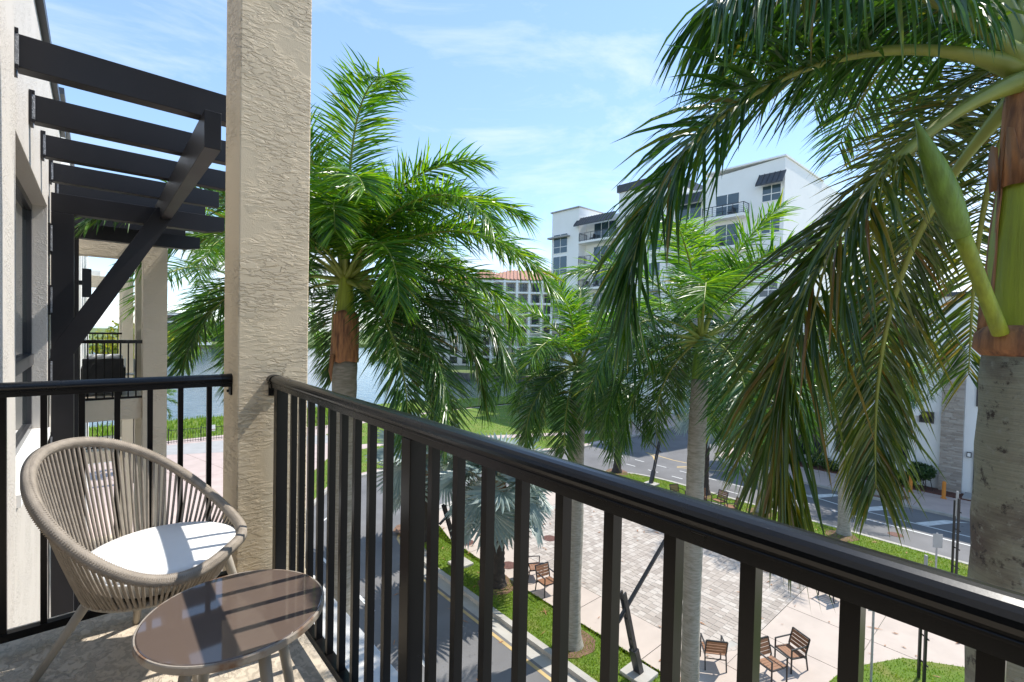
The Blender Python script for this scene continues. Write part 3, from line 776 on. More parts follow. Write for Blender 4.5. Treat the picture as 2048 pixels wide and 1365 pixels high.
for y in (6.33, 8.02):
    b = MB(); b.box(WX + .02, -0.16, y - .07, y + .07, 5.2, 10.03); pg('post', b)
    b = MB()
    x1, xt = 1.10, 0.93
    b.add([(WX + .02, y - .066, 10.032), (xt, y - .066, 10.032), (x1, y - .066, 10.065), (x1, y - .066, 10.213), (WX + .02, y - .066, 10.213),
           (WX + .02, y + .066, 10.032), (xt, y + .066, 10.032), (x1, y + .066, 10.065), (x1, y + .066, 10.213), (WX + .02, y + .066, 10.213)],
          [(0, 1, 2, 3, 4), (9, 8, 7, 6, 5), (0, 5, 6, 1), (1, 6, 7, 2), (2, 7, 8, 3), (3, 8, 9, 4), (4, 9, 5, 0)])
    pg('beam', b)
    b = MB(); b.add([(-.325, y - .072, 8.73), (-.325, y - .072, 8.38), (0.672, y - .072, 10.22), (0.482, y - .072, 10.22), (-.325, y + .06, 8.73), (-.325, y + .06, 8.38), (0.672, y + .06, 10.22), (0.482, y + .06, 10.22)],
                    [(0, 1, 2, 3), (7, 6, 5, 4), (0, 4, 5, 1), (1, 5, 6, 2), (2, 6, 7, 3), (3, 7, 4, 0)]); pg('brace', b)
    for z in (9.78, 9.2, 8.5, 7.78):
        b = MB(); b.box(WX + .002, WX + .018, y - .09, y + .09, z - .14, z + .14); pg('mounting_plate', b, bevel=0)
        b = MB(); b.box(WX + .0185, WX + .031, y - .088, y - .0715, z - .12, z + .12); pg('weld_bead', b, 'galvanised', 0)

# wall lamp beyond the pergola
lamp = thing('wall_lamp', 'dark box wall lamp on the facade beside the neighbouring balcony', 'lamp', (-0.34, 8.6, 9.52))
b = MB(); b.box(.20, .295, -.05, .05, -.19, .19); obj('lamp_body', b, 'charcoal_metal', lamp, bevel=.004)
b = MB(); b.box(-.015, .20, -.02, .02, -.03, .03); obj('arm', b, 'charcoal_metal', lamp)

# ------------------------------------------------------------------ armchair on the neighbouring balcony
arm = thing('armchair', 'black wicker armchair with white seat cushion on the neighbouring balcony', 'armchair', (0.09, 9.35, 7.90))
b = MB(); b.box(-.24, .23, -.05, .0, .06, .56); obj('backrest', b, 'wicker', arm, bevel=.015)
for s_ in (-1, 1):
    b = MB(); b.box(s_ * .225 - .03, s_ * .225 + .03, .0, .55, .05, .42); obj('armrest', b, 'wicker', arm, bevel=.012)
b = MB(); b.box(-.19, .19, .0, .55, .05, .26); obj('seat', b, 'wicker', arm)
b = MB(); b.box(-.20, .22, .005, .10, .27, .62); obj('back_cushion', b, 'cushion_cloth', arm, bevel=.03)
b = MB(); b.box(-.18, .18, .1, .54, .262, .36); obj('seat_cushion', b, 'cushion_cloth', arm, bevel=.03)
for x in (-.2, .2):
    for y in (0, .5):
        b = MB(); b.box(x - .015, x + .015, y - .015, y + .015, 0, .06); obj('leg', b, 'wicker', arm)
st = thing('patio_chair', 'grey metal patio chair behind the black wicker armchair', 'chair', (0.36, 9.85, 7.90))
for s_ in (-1, 1):
    b = MB(); b.tube([(s_ * .12, -.1, 0), (s_ * .12, -.14, .25), (s_ * .12, .12, .28), (s_ * .12, .2, .5)], .012, 6); obj('frame', b, 'grey_steel', st)
b = MB(); b.box(-.11, .11, -.13, .12, .26, .28); obj('seat', b, 'cushion_cloth', st, bevel=.008)
b = MB(); b.bar((0, .13, .29), (0, .2, .5), .22, .015, (1, 0, 0)); obj('backrest', b, 'cushion_cloth', st)

# ------------------------------------------------------------------ rope chair
CH = Vector((0.181, 2.231, FZ))
chair = thing('rope_chair', 'round woven beige rope chair with white seat cushion on the balcony', 'chair', CH)
def rim_pt(t, dr=0.0, dz=0.0):
    r_ = 0.322 - 0.039 * math.cos(t) - 0.017 * math.cos(2 * t) + dr
    z = 9 - 0.701 - 0.216 * math.cos(t) + 0.042 * math.cos(2 * t) + 0.019 * math.cos(3 * t) + dz
    a = 2.173 + t
    return Vector((r_ * math.sin(a), r_ * math.cos(a), z - FZ))
SC = Vector((0.0, 0.075))          # centre of the seat ring relative to the chair
def base_pt(t, r_=0.215, z=0.31):
    a = 2.173 + t
    return Vector((SC.x + r_ * math.sin(a), SC.y + r_ * math.cos(a), z))
NR = 220
pts, rad = [], []
for k in range(NR):
    t = 2 * math.pi * k / NR
    pts.append(rim_pt(t)); rad.append(0.0185)
b = MB(); b.tube(pts, rad, 14, closed=True); rim = obj('rim', b, 'rope', chair, smooth=True)
# rope turns wound round the rim
coil = []
TURN = 330
for k in range(TURN * 5):
    t = 2 * math.pi * k / (TURN * 5); ph = 2 * math.pi * k / 5
    p = rim_pt(t); tan = (rim_pt(t + .01) - rim_pt(t - .01)).normalized()
    n1_ = tan.cross(Vector((0, 0, 1))).normalized(); n2_ = n1_.cross(tan)
    coil.append(p + (n1_ * math.cos(ph) + n2_ * math.sin(ph)) * 0.0185)
b = MB(); b.tube(coil, 0.0042, 4, closed=True); tag(obj('rope_winding', b, 'rope', rim, smooth=True), kind='stuff')
b = MB(); b.tube([base_pt(2 * math.pi * k / 60) for k in range(60)], 0.012, 8, closed=True); obj('seat_ring', b, 'chair_leg', chair, smooth=True)
NROPE = 104
for k in range(NROPE):
    t = 2 * math.pi * (k + 0.5) / NROPE
    p, q = rim_pt(t, -0.004), base_pt(t + random.uniform(-.02, .02), 0.222)
    mid = (p + q) / 2 + Vector(((p - q).x, (p - q).y, 0)) * 0.10
    line = []
    for j in range(6):
        s_ = j / 5; line.append(p * (1 - s_) ** 2 + mid * 2 * s_ * (1 - s_) + q * s_ * s_)
    b = MB(); b.tube(line, 0.0052, 5, cap=False); obj('rope', b, 'rope', chair, smooth=True)
# strap web under the cushion
b = MB(); b.lathe([(0.0, 0.300), (0.21, 0.302), (0.21, 0.312), (0.0, 0.314)], 32, (SC.x, SC.y)); obj('seat_web', b, 'rope', chair)
# cushion: flattened round pad with a soft edge and piping
CC = (0.205 - CH.x, 2.272 - CH.y)
b = MB()
prof = [(0.0, 0.326), (0.15, 0.328), (0.195, 0.342), (0.226, 0.376), (0.248, 0.404), (0.257, 0.420), (0.254, 0.434), (0.236, 0.442), (0.16, 0.446), (0.08, 0.447), (0.0, 0.447)]
b.lathe(prof, 48, CC)
cu = obj('cushion', b, 'cushion_cloth', chair, smooth=True)
for v in cu.data.vertices:
    a = math.atan2(v.co.y - CC[1], v.co.x - CC[0]); r_ = math.hypot(v.co.x - CC[0], v.co.y - CC[1])
    if r_ > .2 and v.co.z < .43: v.co.z += 0.004 * math.sin(a * 9) + .003 * math.sin(a * 17 + 1)
for z_, rr in ((0.421, 0.2575),):
    b = MB(); b.tube([(CC[0] + rr * math.cos(2 * math.pi * k / 60), CC[1] + rr * math.sin(2 * math.pi * k / 60), z_ + .003 * math.sin(k * .9)) for k in range(60)], 0.004, 6, closed=True)
    obj('piping', b, 'cushion_cloth', cu, smooth=True)
for (tx, ty), (fx, fy) in (((-.155, .135), (-.354, .157)), ((-.035, .26), (-.046, .375)), ((.225, .055), (.340, .20)), ((.045, -.10), (.10, -.27))):
    b = MB(); zt_ = .375 if tx > .2 else .335; b.tube([(tx, ty, zt_), ((tx + fx) / 2, (ty + fy) / 2, zt_ / 2), (fx, fy, 0.0)], [0.0185, 0.016, 0.0125], 12)
    obj('leg', b, 'chair_leg', chair, smooth=True)

# ------------------------------------------------------------------ side table
tb = thing('side_table', 'round taupe glass side table with weathered metal rim and splayed legs', 'table', (0.318, 1.590, FZ))
b = MB(); b.lathe([(0.0, 0.447), (0.236, 0.447), (0.2375, 0.4485), (0.2375, 0.4590), (0.235, 0.4605), (0.0, 0.4605)], 96)
top = obj('table_top', b, 'table_glass', tb)
b = MB(); b.lathe([(0.2250, 0.4350), (0.2400, 0.4350), (0.2445, 0.4400), (0.2445, 0.4560), (0.2425, 0.4590), (0.2385, 0.4590), (0.2380, 0.4460), (0.2250, 0.4460)], 96)
obj('rim', b, 'table_rim', tb, smooth=False)
for a in (20, 110, 200, 290):
    c, s_ = math.cos(R(a)), math.sin(R(a))
    b = MB(); b.tube([(c * .12, s_ * .12, .446), (c * .165, s_ * .165, .22), (c * .205, s_ * .205, 0)], [.017, .0155, .013], 12); obj('leg', b, 'chair_leg', tb, smooth=True)
b = MB(); b.tube([(.12 * math.cos(R(20)), .12 * math.sin(R(20)), .437), (-.12 * math.cos(R(20)), -.12 * math.sin(R(20)), .437)], .010, 8)
b.tube([(.12 * math.cos(R(110)), .12 * math.sin(R(110)), .437), (-.12 * math.cos(R(110)), -.12 * math.sin(R(110)), .437)], .010, 8)
obj('cross_brace', b, 'chair_leg', tb)
#PART4
# ------------------------------------------------------------------ palms
def frond_data(seed, L, e0, e1, leaf, n=62, pet=0.14, droop=0.45, width=0.034, bend=0.0, ease=1.25, plum=30, al0=68, K=4, fold=0.25, rbase=0.030):
    """A pinnate frond along local +X: returns (rachis MB, leaflet verts, leaflet faces)."""
    rg_ = np.random.default_rng(seed)
    M = 28
    s = np.linspace(0, 1, M)
    bend = bend or rg_.uniform(-.38, .38)
    ang = np.radians(e0 + (e1 - e0) * s ** ease); yw = bend * s ** 1.5
    T = np.stack([np.cos(ang) * np.cos(yw), np.cos(ang) * np.sin(yw), np.sin(ang)], 1)
    P = np.zeros((M, 3)); P[1:] = np.cumsum((T[1:] + T[:-1]) / 2, 0) * L / (M - 1)
    mb = MB()
    rr = rbase * (1 - s) ** 0.8 + 0.0035; rr[:4] *= np.array([2.0, 1.6, 1.3, 1.1])
    mb.tube([tuple(p) for p in P], list(rr), 6)
    V, F = [], []
    for side in (-1, 1):
        st_ = pet + (1 - pet) * (np.arange(n) + 0.5 + rg_.uniform(-.4, .4, n)) / n
        st_ = np.clip(st_, 0, .998)
        idx = st_ * (M - 1); i0 = np.minimum(idx.astype(int), M - 2); w = (idx - i0)[:, None]
        p = P[i0] * (1 - w) + P[i0 + 1] * w
        t = T[i0] * (1 - w) + T[i0 + 1] * w; t /= np.linalg.norm(t, axis=1)[:, None]
        B = np.cross(np.array([0, 0, 1.0]), t); nb = np.linalg.norm(B, axis=1)[:, None]
        yv = np.stack([-np.sin(yw)[i0], np.cos(yw)[i0], np.zeros(n)], 1)
        B = np.where(nb > 0.15, B / np.maximum(nb, 1e-6), yv); B = B - (B * t).sum(1)[:, None] * t; B /= np.linalg.norm(B, axis=1)[:, None]
        Nn = np.cross(t, B)
        al = np.radians(al0 - 30 * st_ ** 1.5 + rg_.normal(0, 6, n))
        be = np.radians(rg_.choice([plum, plum * .3, -plum * .45], n) + rg_.normal(0, 9, n))
        d = np.cos(al)[:, None] * t + np.sin(al)[:, None] * (side * np.cos(be)[:, None] * B + np.sin(be)[:, None] * Nn)
        prof = np.interp(st_, [pet, pet + .12, .45, .8, 1], [.5, .85, 1, .88, .55])
        ln = leaf * prof * rg_.uniform(.8, 1.12, n)
        dr = droop * rg_.uniform(.6, 1.35, n)
        # half width direction in the plane of leaflet and rachis
        pos = p.copy(); rows = []
        wp = [0.45, 1.0, 0.95, 0.62, 0.0] if K == 4 else [0.6, 1.0, 0.65, 0.0]
        roll = rg_.normal(0, .5, n)
        dk = d
        for k in range(K + 1):
            W = t - (t * dk).sum(1)[:, None] * dk; W /= np.maximum(np.linalg.norm(W, axis=1)[:, None], 1e-6)
            nrm = np.cross(dk, W)
            Wr = W * np.cos(roll)[:, None] + nrm * np.sin(roll)[:, None]
            nr = np.cross(dk, Wr)
            hw = (width * .5 * wp[k] * (0.7 + .3 * prof))[:, None]
            rows.append((pos - Wr * hw, pos + nr * hw * fold * 2, pos + Wr * hw))
            g = np.zeros_like(d); g[:, 2] = -dr * ((k + 1) / K) ** 1.3
            dk = d + g; dk /= np.linalg.norm(dk, axis=1)[:, None]
            pos = pos + dk * (ln / K)[:, None]
        base = sum(len(v) for v in V)
        vv = np.stack([np.stack(r_, 1) for r_ in rows[:-1]], 1).reshape(n, -1, 3)       # n, K*3, 3
        vv = np.concatenate([vv, rows[-1][1][:, None, :]], 1)
        nv = vv.shape[1]
        V.append(vv.reshape(-1, 3))
        for q in range(n):
            o = base + q * nv
            for k in range(K - 1):
                a = o + 3 * k
                F.append((a, a + 1, a + 4, a + 3)); F.append((a + 1, a + 2, a + 5, a + 4))
            a = o + 3 * (K - 1); tp = o + nv - 1
            F.append((a, a + 1, tp)); F.append((a + 1, a + 2, tp))
    return mb, np.concatenate(V), F
FCACHE = {}
def frond(parent, hub, az, e0, e1, L, leaf, leafm, seed, rach='rachis', tilt=0.0, **k):
    key = (seed, e0, e1, L, leaf, leafm, tuple(sorted(k.items())))
    if key not in FCACHE:
        mb, V, F = frond_data(seed, L, e0, e1, leaf, **k)
        m1 = mb.mesh('frond'); m1.materials.append(MATS[rach]); m1.polygons.foreach_set('use_smooth', [True] * len(m1.polygons))
        m2 = bpy.data.meshes.new('leaflets'); m2.from_pydata(V.tolist(), [], F); m2.update(); m2.materials.append(MATS[leafm])
        FCACHE[key] = (m1, m2)
    m1, m2 = FCACHE[key]
    o = bpy.data.objects.new('frond', m1); link(o, parent); o.location = hub; o.rotation_euler = (tilt, 0, R(90 - az))
    q = bpy.data.objects.new('leaflets', m2); link(q, o); q['kind'] = 'stuff'
    return o
def trunk_mesh(h, r0, r1, flare=1.35, bulge=1.0, seed=0, n=26, seg=46, rings=0.004):
    rg_ = random.Random(seed); b_ = MB(); ph = rg_.random() * 6
    lx, ly = rg_.uniform(-.05, .05), rg_.uniform(-.05, .05)
    for i in range(seg + 1):
        s = i / seg; z = h * s
        r_ = r0 + (r1 - r0) * s + r0 * (flare - 1) * math.exp(-z / .22) + (bulge - 1) * r0 * math.exp(-((s - .55) / .25) ** 2)
        r_ += rings * (1 if i % 2 else -1) + .006 * math.sin(z * 2.1 + ph)
        for k in range(n):
            q = 2 * math.pi * k / n; rr = r_ * (1 + .018 * math.sin(3 * q + z * 1.3) + rg_.uniform(-.008, .008))
            b_.v.append((rr * math.cos(q) + lx * s * (1 - s) * 4, rr * math.sin(q) + ly * s * (1 - s) * 4, z))
    for i in range(seg):
        for k in range(n): b_.f.append((i * n + k, i * n + (k + 1) % n, (i + 1) * n + (k + 1) % n, (i + 1) * n + k))
    b_.f.append(tuple(seg * n + k for k in range(n)))
    return b_
GEN = [  # az offset, e0, e1, L, leaf, seed
    (0, 66, -12, 2.9, .76, 21), (40, 50, -42, 3.0, .76, 22), (82, 28, -66, 3.0, .76, 23), (118, 62, -20, 2.9, .76, 21), (150, 8, -84, 2.8, .76, 24),
    (185, 45, -48, 3.0, .76, 22), (222, 22, -70, 3.0, .76, 23), (250, 68, -8, 2.9, .76, 21), (285, 5, -86, 2.8, .76, 24), (318, 36, -60, 3.0, .76, 23),
    (20, 2, -86, 2.8, .76, 24), (338, 80, 30, 2.6, .62, 25), (200, 84, 45, 2.4, .62, 25), (60, 72, 0, 2.8, .76, 21), (100, -4, -90, 2.7, .76, 26), (205, -4, -90, 2.7, .76, 26), (260, 30, -66, 3.0, .76, 23), (305, -6, -90, 2.7, .76, 26), (235, -24, -98, 2.6, .76, 27, 1), (180, -30, -100, 2.5, .76, 27, 1), (125, -26, -98, 2.6, .76, 27, 1), (290, -28, -98, 2.5, .76, 27, 1)]
def royal(label, x, y, zshaft, shaft, r0, fronds, leafm='leaf_mature', seed=1, scale=1.0, spear=True, group='royal palms', dead=False, n=110, K=4, flare=1.35, width=.032, bark='bark_royal', lscale=1.1):
    t = thing('royal_palm', label, 'palm tree', (x, y, 0), 0, group)
    obj('trunk', trunk_mesh(zshaft, r0, r0 * .92, flare, 1.06, seed), bark, t, smooth=True)
    b_ = MB(); rs = r0 * .90
    b_.lathe([(rs * .98, zshaft - .02), (rs * 1.02, zshaft + .06), (rs * .95, zshaft + shaft * .35), (rs * .72, zshaft + shaft * .7), (rs * .52, zshaft + shaft), (rs * .36, zshaft + shaft + .12), (.02, zshaft + shaft + .3)], 22)
    obj('crownshaft', b_, 'shaft_dark' if not dead else 'shaft_green', t, smooth=True)
    hub = zshaft + shaft
    for i, f_ in enumerate(fronds):
        az, e0, e1, L, leaf, sd_ = f_[:6]; leaf *= lscale
        kk = dict(f_[6]) if len(f_) > 6 else {}
        lm = kk.pop('m', leafm)
        kk.setdefault('n', n); kk.setdefault('K', K); kk.setdefault('width', width)
        c, s_ = math.sin(R(az)), math.cos(R(az))
        frond(t, (c * rs * .4, s_ * rs * .4, hub - .12 + .12 * max(0, e0) / 60), az, e0, e1, L * scale, leaf * scale, lm, sd_, **kk)
    if spear:
        b_ = MB(); b_.tube([(0, 0, hub), (.02, 0, hub + 1.1 * scale), (.05, .03, hub + 2.3 * scale)], [.05, .03, .004], 6); obj('spear_leaf', b_, 'rachis', t, smooth=True)
    return t
# near palm left of the street view
P1 = [(196, 87, -40, 4.1, .76, 31, {'m': 'leaf_fresh', 'ease': 2.6}), (140, 76, -14, 3.5, .70, 32, {'m': 'leaf_fresh'}), (146, 40, -60, 4.4, .78, 33, {'m': 'leaf_fresh'}),
      (122, 15, -90, 4.0, .78, 34), (152, -8, -98, 3.9, .76, 35, {'ease': 1.0}), (100, 6, -84, 3.6, .74, 36), (174, -14, -96, 3.5, .74, 37, {'ease': 1.0}),
      (312, 62, -30, 3.7, .72, 38, {'m': 'leaf_fresh'}), (296, 10, -86, 3.4, .74, 39), (256, 44, -46, 4.1, .60, 40), (20, 58, -30, 3.7, .72, 41, {'m': 'leaf_fresh'}),
      (62, 64, -24, 3.8, .72, 42, {'m': 'leaf_fresh'}), (84, 30, -60, 3.9, .76, 43, {'m': 'leaf_fresh'}), (345, 26, -66, 3.6, .74, 44), (40, 10, -80, 3.5, .74, 45), (330, 78, 10, 3.2, .66, 46, {'m': 'leaf_fresh'}),
      (95, 74, -10, 3.4, .68, 47, {'m': 'leaf_fresh'}), (240, 80, 20, 3.2, .66, 48, {'m': 'leaf_fresh'}), (35, 76, 0, 3.7, .70, 71, {'m': 'leaf_fresh'}), (350, 72, -16, 3.6, .70, 72, {'m': 'leaf_fresh'}), (128, 62, -34, 3.9, .74, 73, {'m': 'leaf_fresh'}), (300, 40, -50, 3.6, .72, 74, {'m': 'leaf_fresh'}), (160, 58, -50, 3.9, .74, 75, {'m': 'leaf_fresh'}), (75, 50, -44, 3.8, .74, 76, {'m': 'leaf_fresh'}), (136, -2, -92, 3.8, .76, 77), (110, 28, -72, 4.0, .76, 78, {'m': 'leaf_fresh'}), (205, 66, -46, 3.4, .72, 79, {'m': 'leaf_fresh'}), (244, 52, -84, 2.5, .62, 80, {'m': 'leaf_fresh'}), (182, 44, -88, 2.9, .66, 81, {'m': 'leaf_fresh'}), (215, 74, -70, 2.7, .62, 82, {'m': 'leaf_fresh'}), (320, -6, -94, 3.4, .74, 49), (70, -4, -92, 3.5, .74, 50), (118, 52, -40, 3.7, .72, 64, {'m': 'leaf_fresh'}), (10, -6, -92, 3.3, .72, 65), (130, -16, -100, 3.3, .74, 66, {'ease': .9})]
p1 = royal('tall royal palm with peeling orange-brown crownshaft beside the balcony column', 3.5, 8.73, 8.42, 1.55, 0.235, P1, seed=11, dead=True, n=185, K=4, width=.029, lscale=1.2)
# torn dead sheath hanging round its crownshaft
def sheath(parent, z0, z1, r0, r1, a0, a1, seed, out=0.02, jag=.05, name='dead_sheath', m='dead_sheath'):
    rg_ = random.Random(seed); b_ = MB(); na, nz = 14, 9
    for j in range(nz + 1):
        s = j / nz
        for i in range(na + 1):
            q = R(a0 + (a1 - a0) * i / na); edge = jag * rg_.random() * (1 if j in (0, nz) else 0)
            r_ = r0 + (r1 - r0) * s + out + .012 * math.sin(q * 5 + s * 4) + rg_.uniform(-.004, .004)
            b_.v.append((r_ * math.cos(q), r_ * math.sin(q), z0 + (z1 - z0) * s + edge * (1 if j == 0 else -2)))
    for j in range(nz):
        for i in range(na): a = j * (na + 1) + i; b_.f.append((a, a + 1, a + na + 2, a + na + 1))
    o = obj(name, b_, m, parent, smooth=True)
    sol = o.modifiers.new('thickness', 'SOLIDIFY'); sol.thickness = .006
    return o
sheath(p1, 8.34, 9.32, .225, .185, 150, 420, 1, .035)
b = MB(); b.tube([(-.27, -.10, 8.5), (-.31, -.12, 8.2), (-.30, -.14, 8.0)], [.05, .035, .004], 6); obj('dead_sheath', b, 'dead_sheath', p1, smooth=True)
# near palm right, reaching over the railing
P2 = [(313, 42, -38, 1.92, .84, 51, {'m': 'leaf_mature', 'n': 160, 'ease': 1.2, 'droop': 2.4, 'plum': 25}), (320, 27, -95, 3.0, .82, 52, {'n': 165, 'm': 'leaf_mature', 'ease': 1.0, 'al0': 62, 'pet': .25, 'droop': .7}),
      (306, -20, -105, 2.9, .84, 53, {'n': 190, 'width': .022, 'ease': 1.0, 'droop': 1.0, 'al0': 58, 'pet': .27}), (52, -20, -105, 3.3, .84, 54, {'n': 190, 'width': .022, 'ease': 1.0, 'droop': 1.0, 'al0': 58, 'pet': .27}),
      (34, 60, -30, 3.2, .78, 55, {'m': 'leaf_mature'}), (62, 54, -40, 3.4, .78, 56, {'m': 'leaf_mature'}), (95, 36, -60, 3.4, .78, 57), (135, 44, -50, 3.4, .78, 58), (30, 78, 0, 3.2, .70, 59, {'m': 'leaf_mature'}),
      (180, 40, -55, 3.2, .78, 60), (78, 5, -92, 3.2, .78, 61), (60, 20, -80, 3.3, .80, 67, {'droop': .7}), (70, 35, -70, 3.3, .8, 69), (50, 64, -34, 3.2, .78, 68, {'m': 'leaf_mature'}), (74, 62, -22, 3.2, .76, 85, {'m': 'leaf_mature'})]
p2 = royal('tall royal palm rising just outside the railing with yellow-green crownshaft and brown-edged fronds', 3.8, 0.11, 9.0, 1.52, 0.19, P2, leafm='leaf_old', seed=12, dead=True, n=130, K=4, width=.025, bark='bark_near', lscale=1.0)
sheath(p2, 9.03, 10.4, .172, .105, 70, 132, 4, .016)
sheath(p2, 9.75, 10.5, .158, .10, 95, 260, 5, .006, .42)
b = MB(); b.lathe([(.18, 8.92), (.215, 8.96), (.21, 9.04), (.17, 9.09)], 22); obj('leaf_scar', b, 'dead_sheath', p2, smooth=True)
# flower bud: yellow stalk below, green pointed case above
C0 = Vector((-.19, .09, 9.04)); C1 = Vector((-.75, .39, 10.10))
pts = [C0 + (C1 - C0) * s for s in np.linspace(0, 1, 16)]
o = obj('bud_stalk', (lambda q: (q.tube(pts[:8], [.036, .035, .034, .033, .033, .034, .036, .037], 10), q)[1])(MB()), 'shaft_green', p2, smooth=True)
o = obj('flower_bud', (lambda q: (q.tube(pts[7:], [.038, .052, .058, .060, .056, .047, .034, .017, .003], 12), q)[1])(MB()), 'shaft_dark', p2, smooth=True)
# others
GF = [(g[0], *g[1:]) for g in GEN]
def rot(fr, a): return [((f_[0] + a) % 360, *f_[1:6], {'m': 'leaf_fresh'} if f_[1] > 44 else {}) for f_ in fr]
royal('royal palm behind the balcony column, second along the building row', 3.5, 17.3, 9.0, 1.5, .23, [f_ for f_ in rot(GF, 17) if not (255 < f_[0] < 350 and f_[1] < 40)] + [(336, 70, -100, 3.0, .62, 29)], seed=13, scale=1.25, leafm='leaf_fresh')
royal('royal palm with pale smooth trunk on the kerb lawn between silver palm and leaning lamp', 10.35, 8.95, 7.15, .95, .235, rot(GF, 65), seed=14, scale=1.05, flare=1.5, lscale=1.05)
royal('royal palm with upright spear leaf on the kerb lawn behind the park armchairs', 10.4, 5.35, 8.0, 1.0, .20, rot(GF, 200) + [(221, -22, -97, 2.7, .76, 28), (300, 12, -88, 2.9, .76, 30), (120, 24, -70, 3.0, .76, 70)], seed=15, scale=1.2)
royal('pale-trunked royal palm on the far lawn strip next to the park chairs', 25.7, 9.7, 6.0, 1.2, .24, rot(GF, 20), seed=16, scale=1.0, n=40)
royal('pale-trunked royal palm on the far lawn strip near the twin-post light', 25.9, 6.2, 6.0, 1.2, .24, rot(GF, 120), seed=17, scale=1.0, n=40)
royal('mottled royal palm in the square pit of the far pink sidewalk', 34.2, 6.5, 6.2, 1.2, .24, rot(GF, 260), seed=18, scale=1.0, n=40, flare=1.6)
royal('royal palm on the far bank in front of the tile-roofed block', 64.5, 74.5, 9.2, 1.3, .32, rot(GF, 40), seed=19, scale=1.5, n=26, K=3, width=.09, group='far bank palms')
royal('slender small palm on the far bank beside the curved corner bay', 60.2, 79.8, 7.6, .9, .20, rot(GF, 90), seed=20, scale=.95, n=26, K=3, width=.09, group='far bank palms')
royal('small leafy palm by the waterside fence behind the neighbouring columns', 2.5, 36.5, 3.4, .8, .15, rot(GF, 10), seed=23, scale=.55, n=60)

# Bismarck palms: silver fans on long stalks
def fan_mesh(seed, Rr=1.15, nseg=30, spread=285, K=4):
    rg_ = random.Random(seed); V, F = [], []
    for i in range(nseg):
        a = R(-spread / 2 + spread * (i + .5) / nseg); da = R(spread / nseg) * .5
        ln = Rr * (0.86 + .14 * math.cos(a)) * rg_.uniform(.9, 1.06)
        sp_ = 0.55; tip_drop = rg_.uniform(.05, .28)
        rows = []
        for j in range(K + 1):
            s = j / K; r_ = .05 + ln * s
            hw = da if s <= sp_ else da * max(0.0, (1 - s) / (1 - sp_))
            ridge = .045 * s * Rr
            z = -.10 * s * s * math.cos(a) - tip_drop * max(0, s - .5) ** 1.4 + .22 * (abs(a) / R(140)) * s * (1 - .5 * s)
            rows.append([(r_ * math.cos(a - hw), r_ * math.sin(a - hw), z - ridge * .5), (r_ * math.cos(a), r_ * math.sin(a), z + ridge), (r_ * math.cos(a + hw), r_ * math.sin(a + hw), z - ridge * .5)])
        o = len(V)
        for r_ in rows[:-1]: V += r_
        V.append(rows[-1][1])
        for k in range(K - 1):
            q = o + 3 * k; F += [(q, q + 1, q + 4, q + 3), (q + 1, q + 2, q + 5, q + 4)]
        q = o + 3 * (K - 1); tp = o + 3 * K; F += [(q, q + 1, tp), (q + 1, q + 2, tp)]
    me = bpy.data.meshes.new('blade'); me.from_pydata(V, [], F); me.update(); me.materials.append(MATS['leaf_silver']); return me
FANS = [fan_mesh(s) for s in (1, 2, 3)]
PET = None
def bismarck(label, x, y, h, seed, scale=1.0, nl=24):
    global PET
    rg_ = random.Random(seed)
    t = thing('silver_fan_palm', label, 'palm tree', (x, y, 0), 0, 'silver fan palms')
    obj('trunk', trunk_mesh(h, .24, .21, 1.5, 1.0, seed, 18, 30, .012), 'bark_dark', t, smooth=True)
    b_ = MB(); b_.lathe([(.22, h - .3), (.34, h - .1), (.36, h + .15), (.22, h + .5), (.05, h + .7)], 14); obj('leaf_bases', b_, 'dead_sheath', t)
    if PET is None:
        b_ = MB(); b_.tube([(0, 0, 0), (.5, 0, .02), (1.15, 0, -.03)], [.045, .03, .022], 6); PET = b_.mesh('leaf'); PET.materials.append(MATS['petiole_silver'])
    for i in range(nl):
        az = i * 137.5 + rg_.uniform(-12, 12); s = i / nl
        el = 82 - 112 * s ** .9 + rg_.uniform(-6, 6)
        L_ = scale * rg_.uniform(.9, 1.12)
        m_ = Matrix.Rotation(R(90 - az), 4, 'Z') @ Matrix.Rotation(-R(el), 4, 'Y')
        p = bpy.data.objects.new('leaf', PET); link(p, t); p.location = (0, 0, h + .15); p.rotation_euler = m_.to_euler(); p.scale = (L_,) * 3
        q = bpy.data.objects.new('blade', FANS[i % 3]); link(q, p); q.location = (1.1, 0, -.02)
        q.rotation_euler = (rg_.uniform(-.3, .3), R(18) + rg_.uniform(0, .5) + (0.35 if el < 20 else 0), 0)
    return t
bismarck('silver fan palm on the kerb lawn in front of two park chairs', 10.73, 12.79, 3.1, 3, 1.12, 26)
bismarck('silver fan palm at the rounded end of the kerb lawn', 10.6, 17.6, 3.0, 5, 1.1, 24)
bismarck('silver fan palm in the soil patch beside the far leaning lamp', 25.4, 18.5, 4.4, 8, .95, 20)
bismarck('dark-trunked silver fan palm on the far lawn strip behind the row of park chairs', 26.0, 12.9, 4.6, 11, 1.05, 22)
bismarck('silver fan palm on the far sidewalk beyond the yellow road marking', 36.2, 14.2, 4.2, 15, 1.05, 20)
bismarck('silver fan palm beside the red fence past the lawn corner', 37.5, 27.5, 3.8, 17, 1.1, 18)

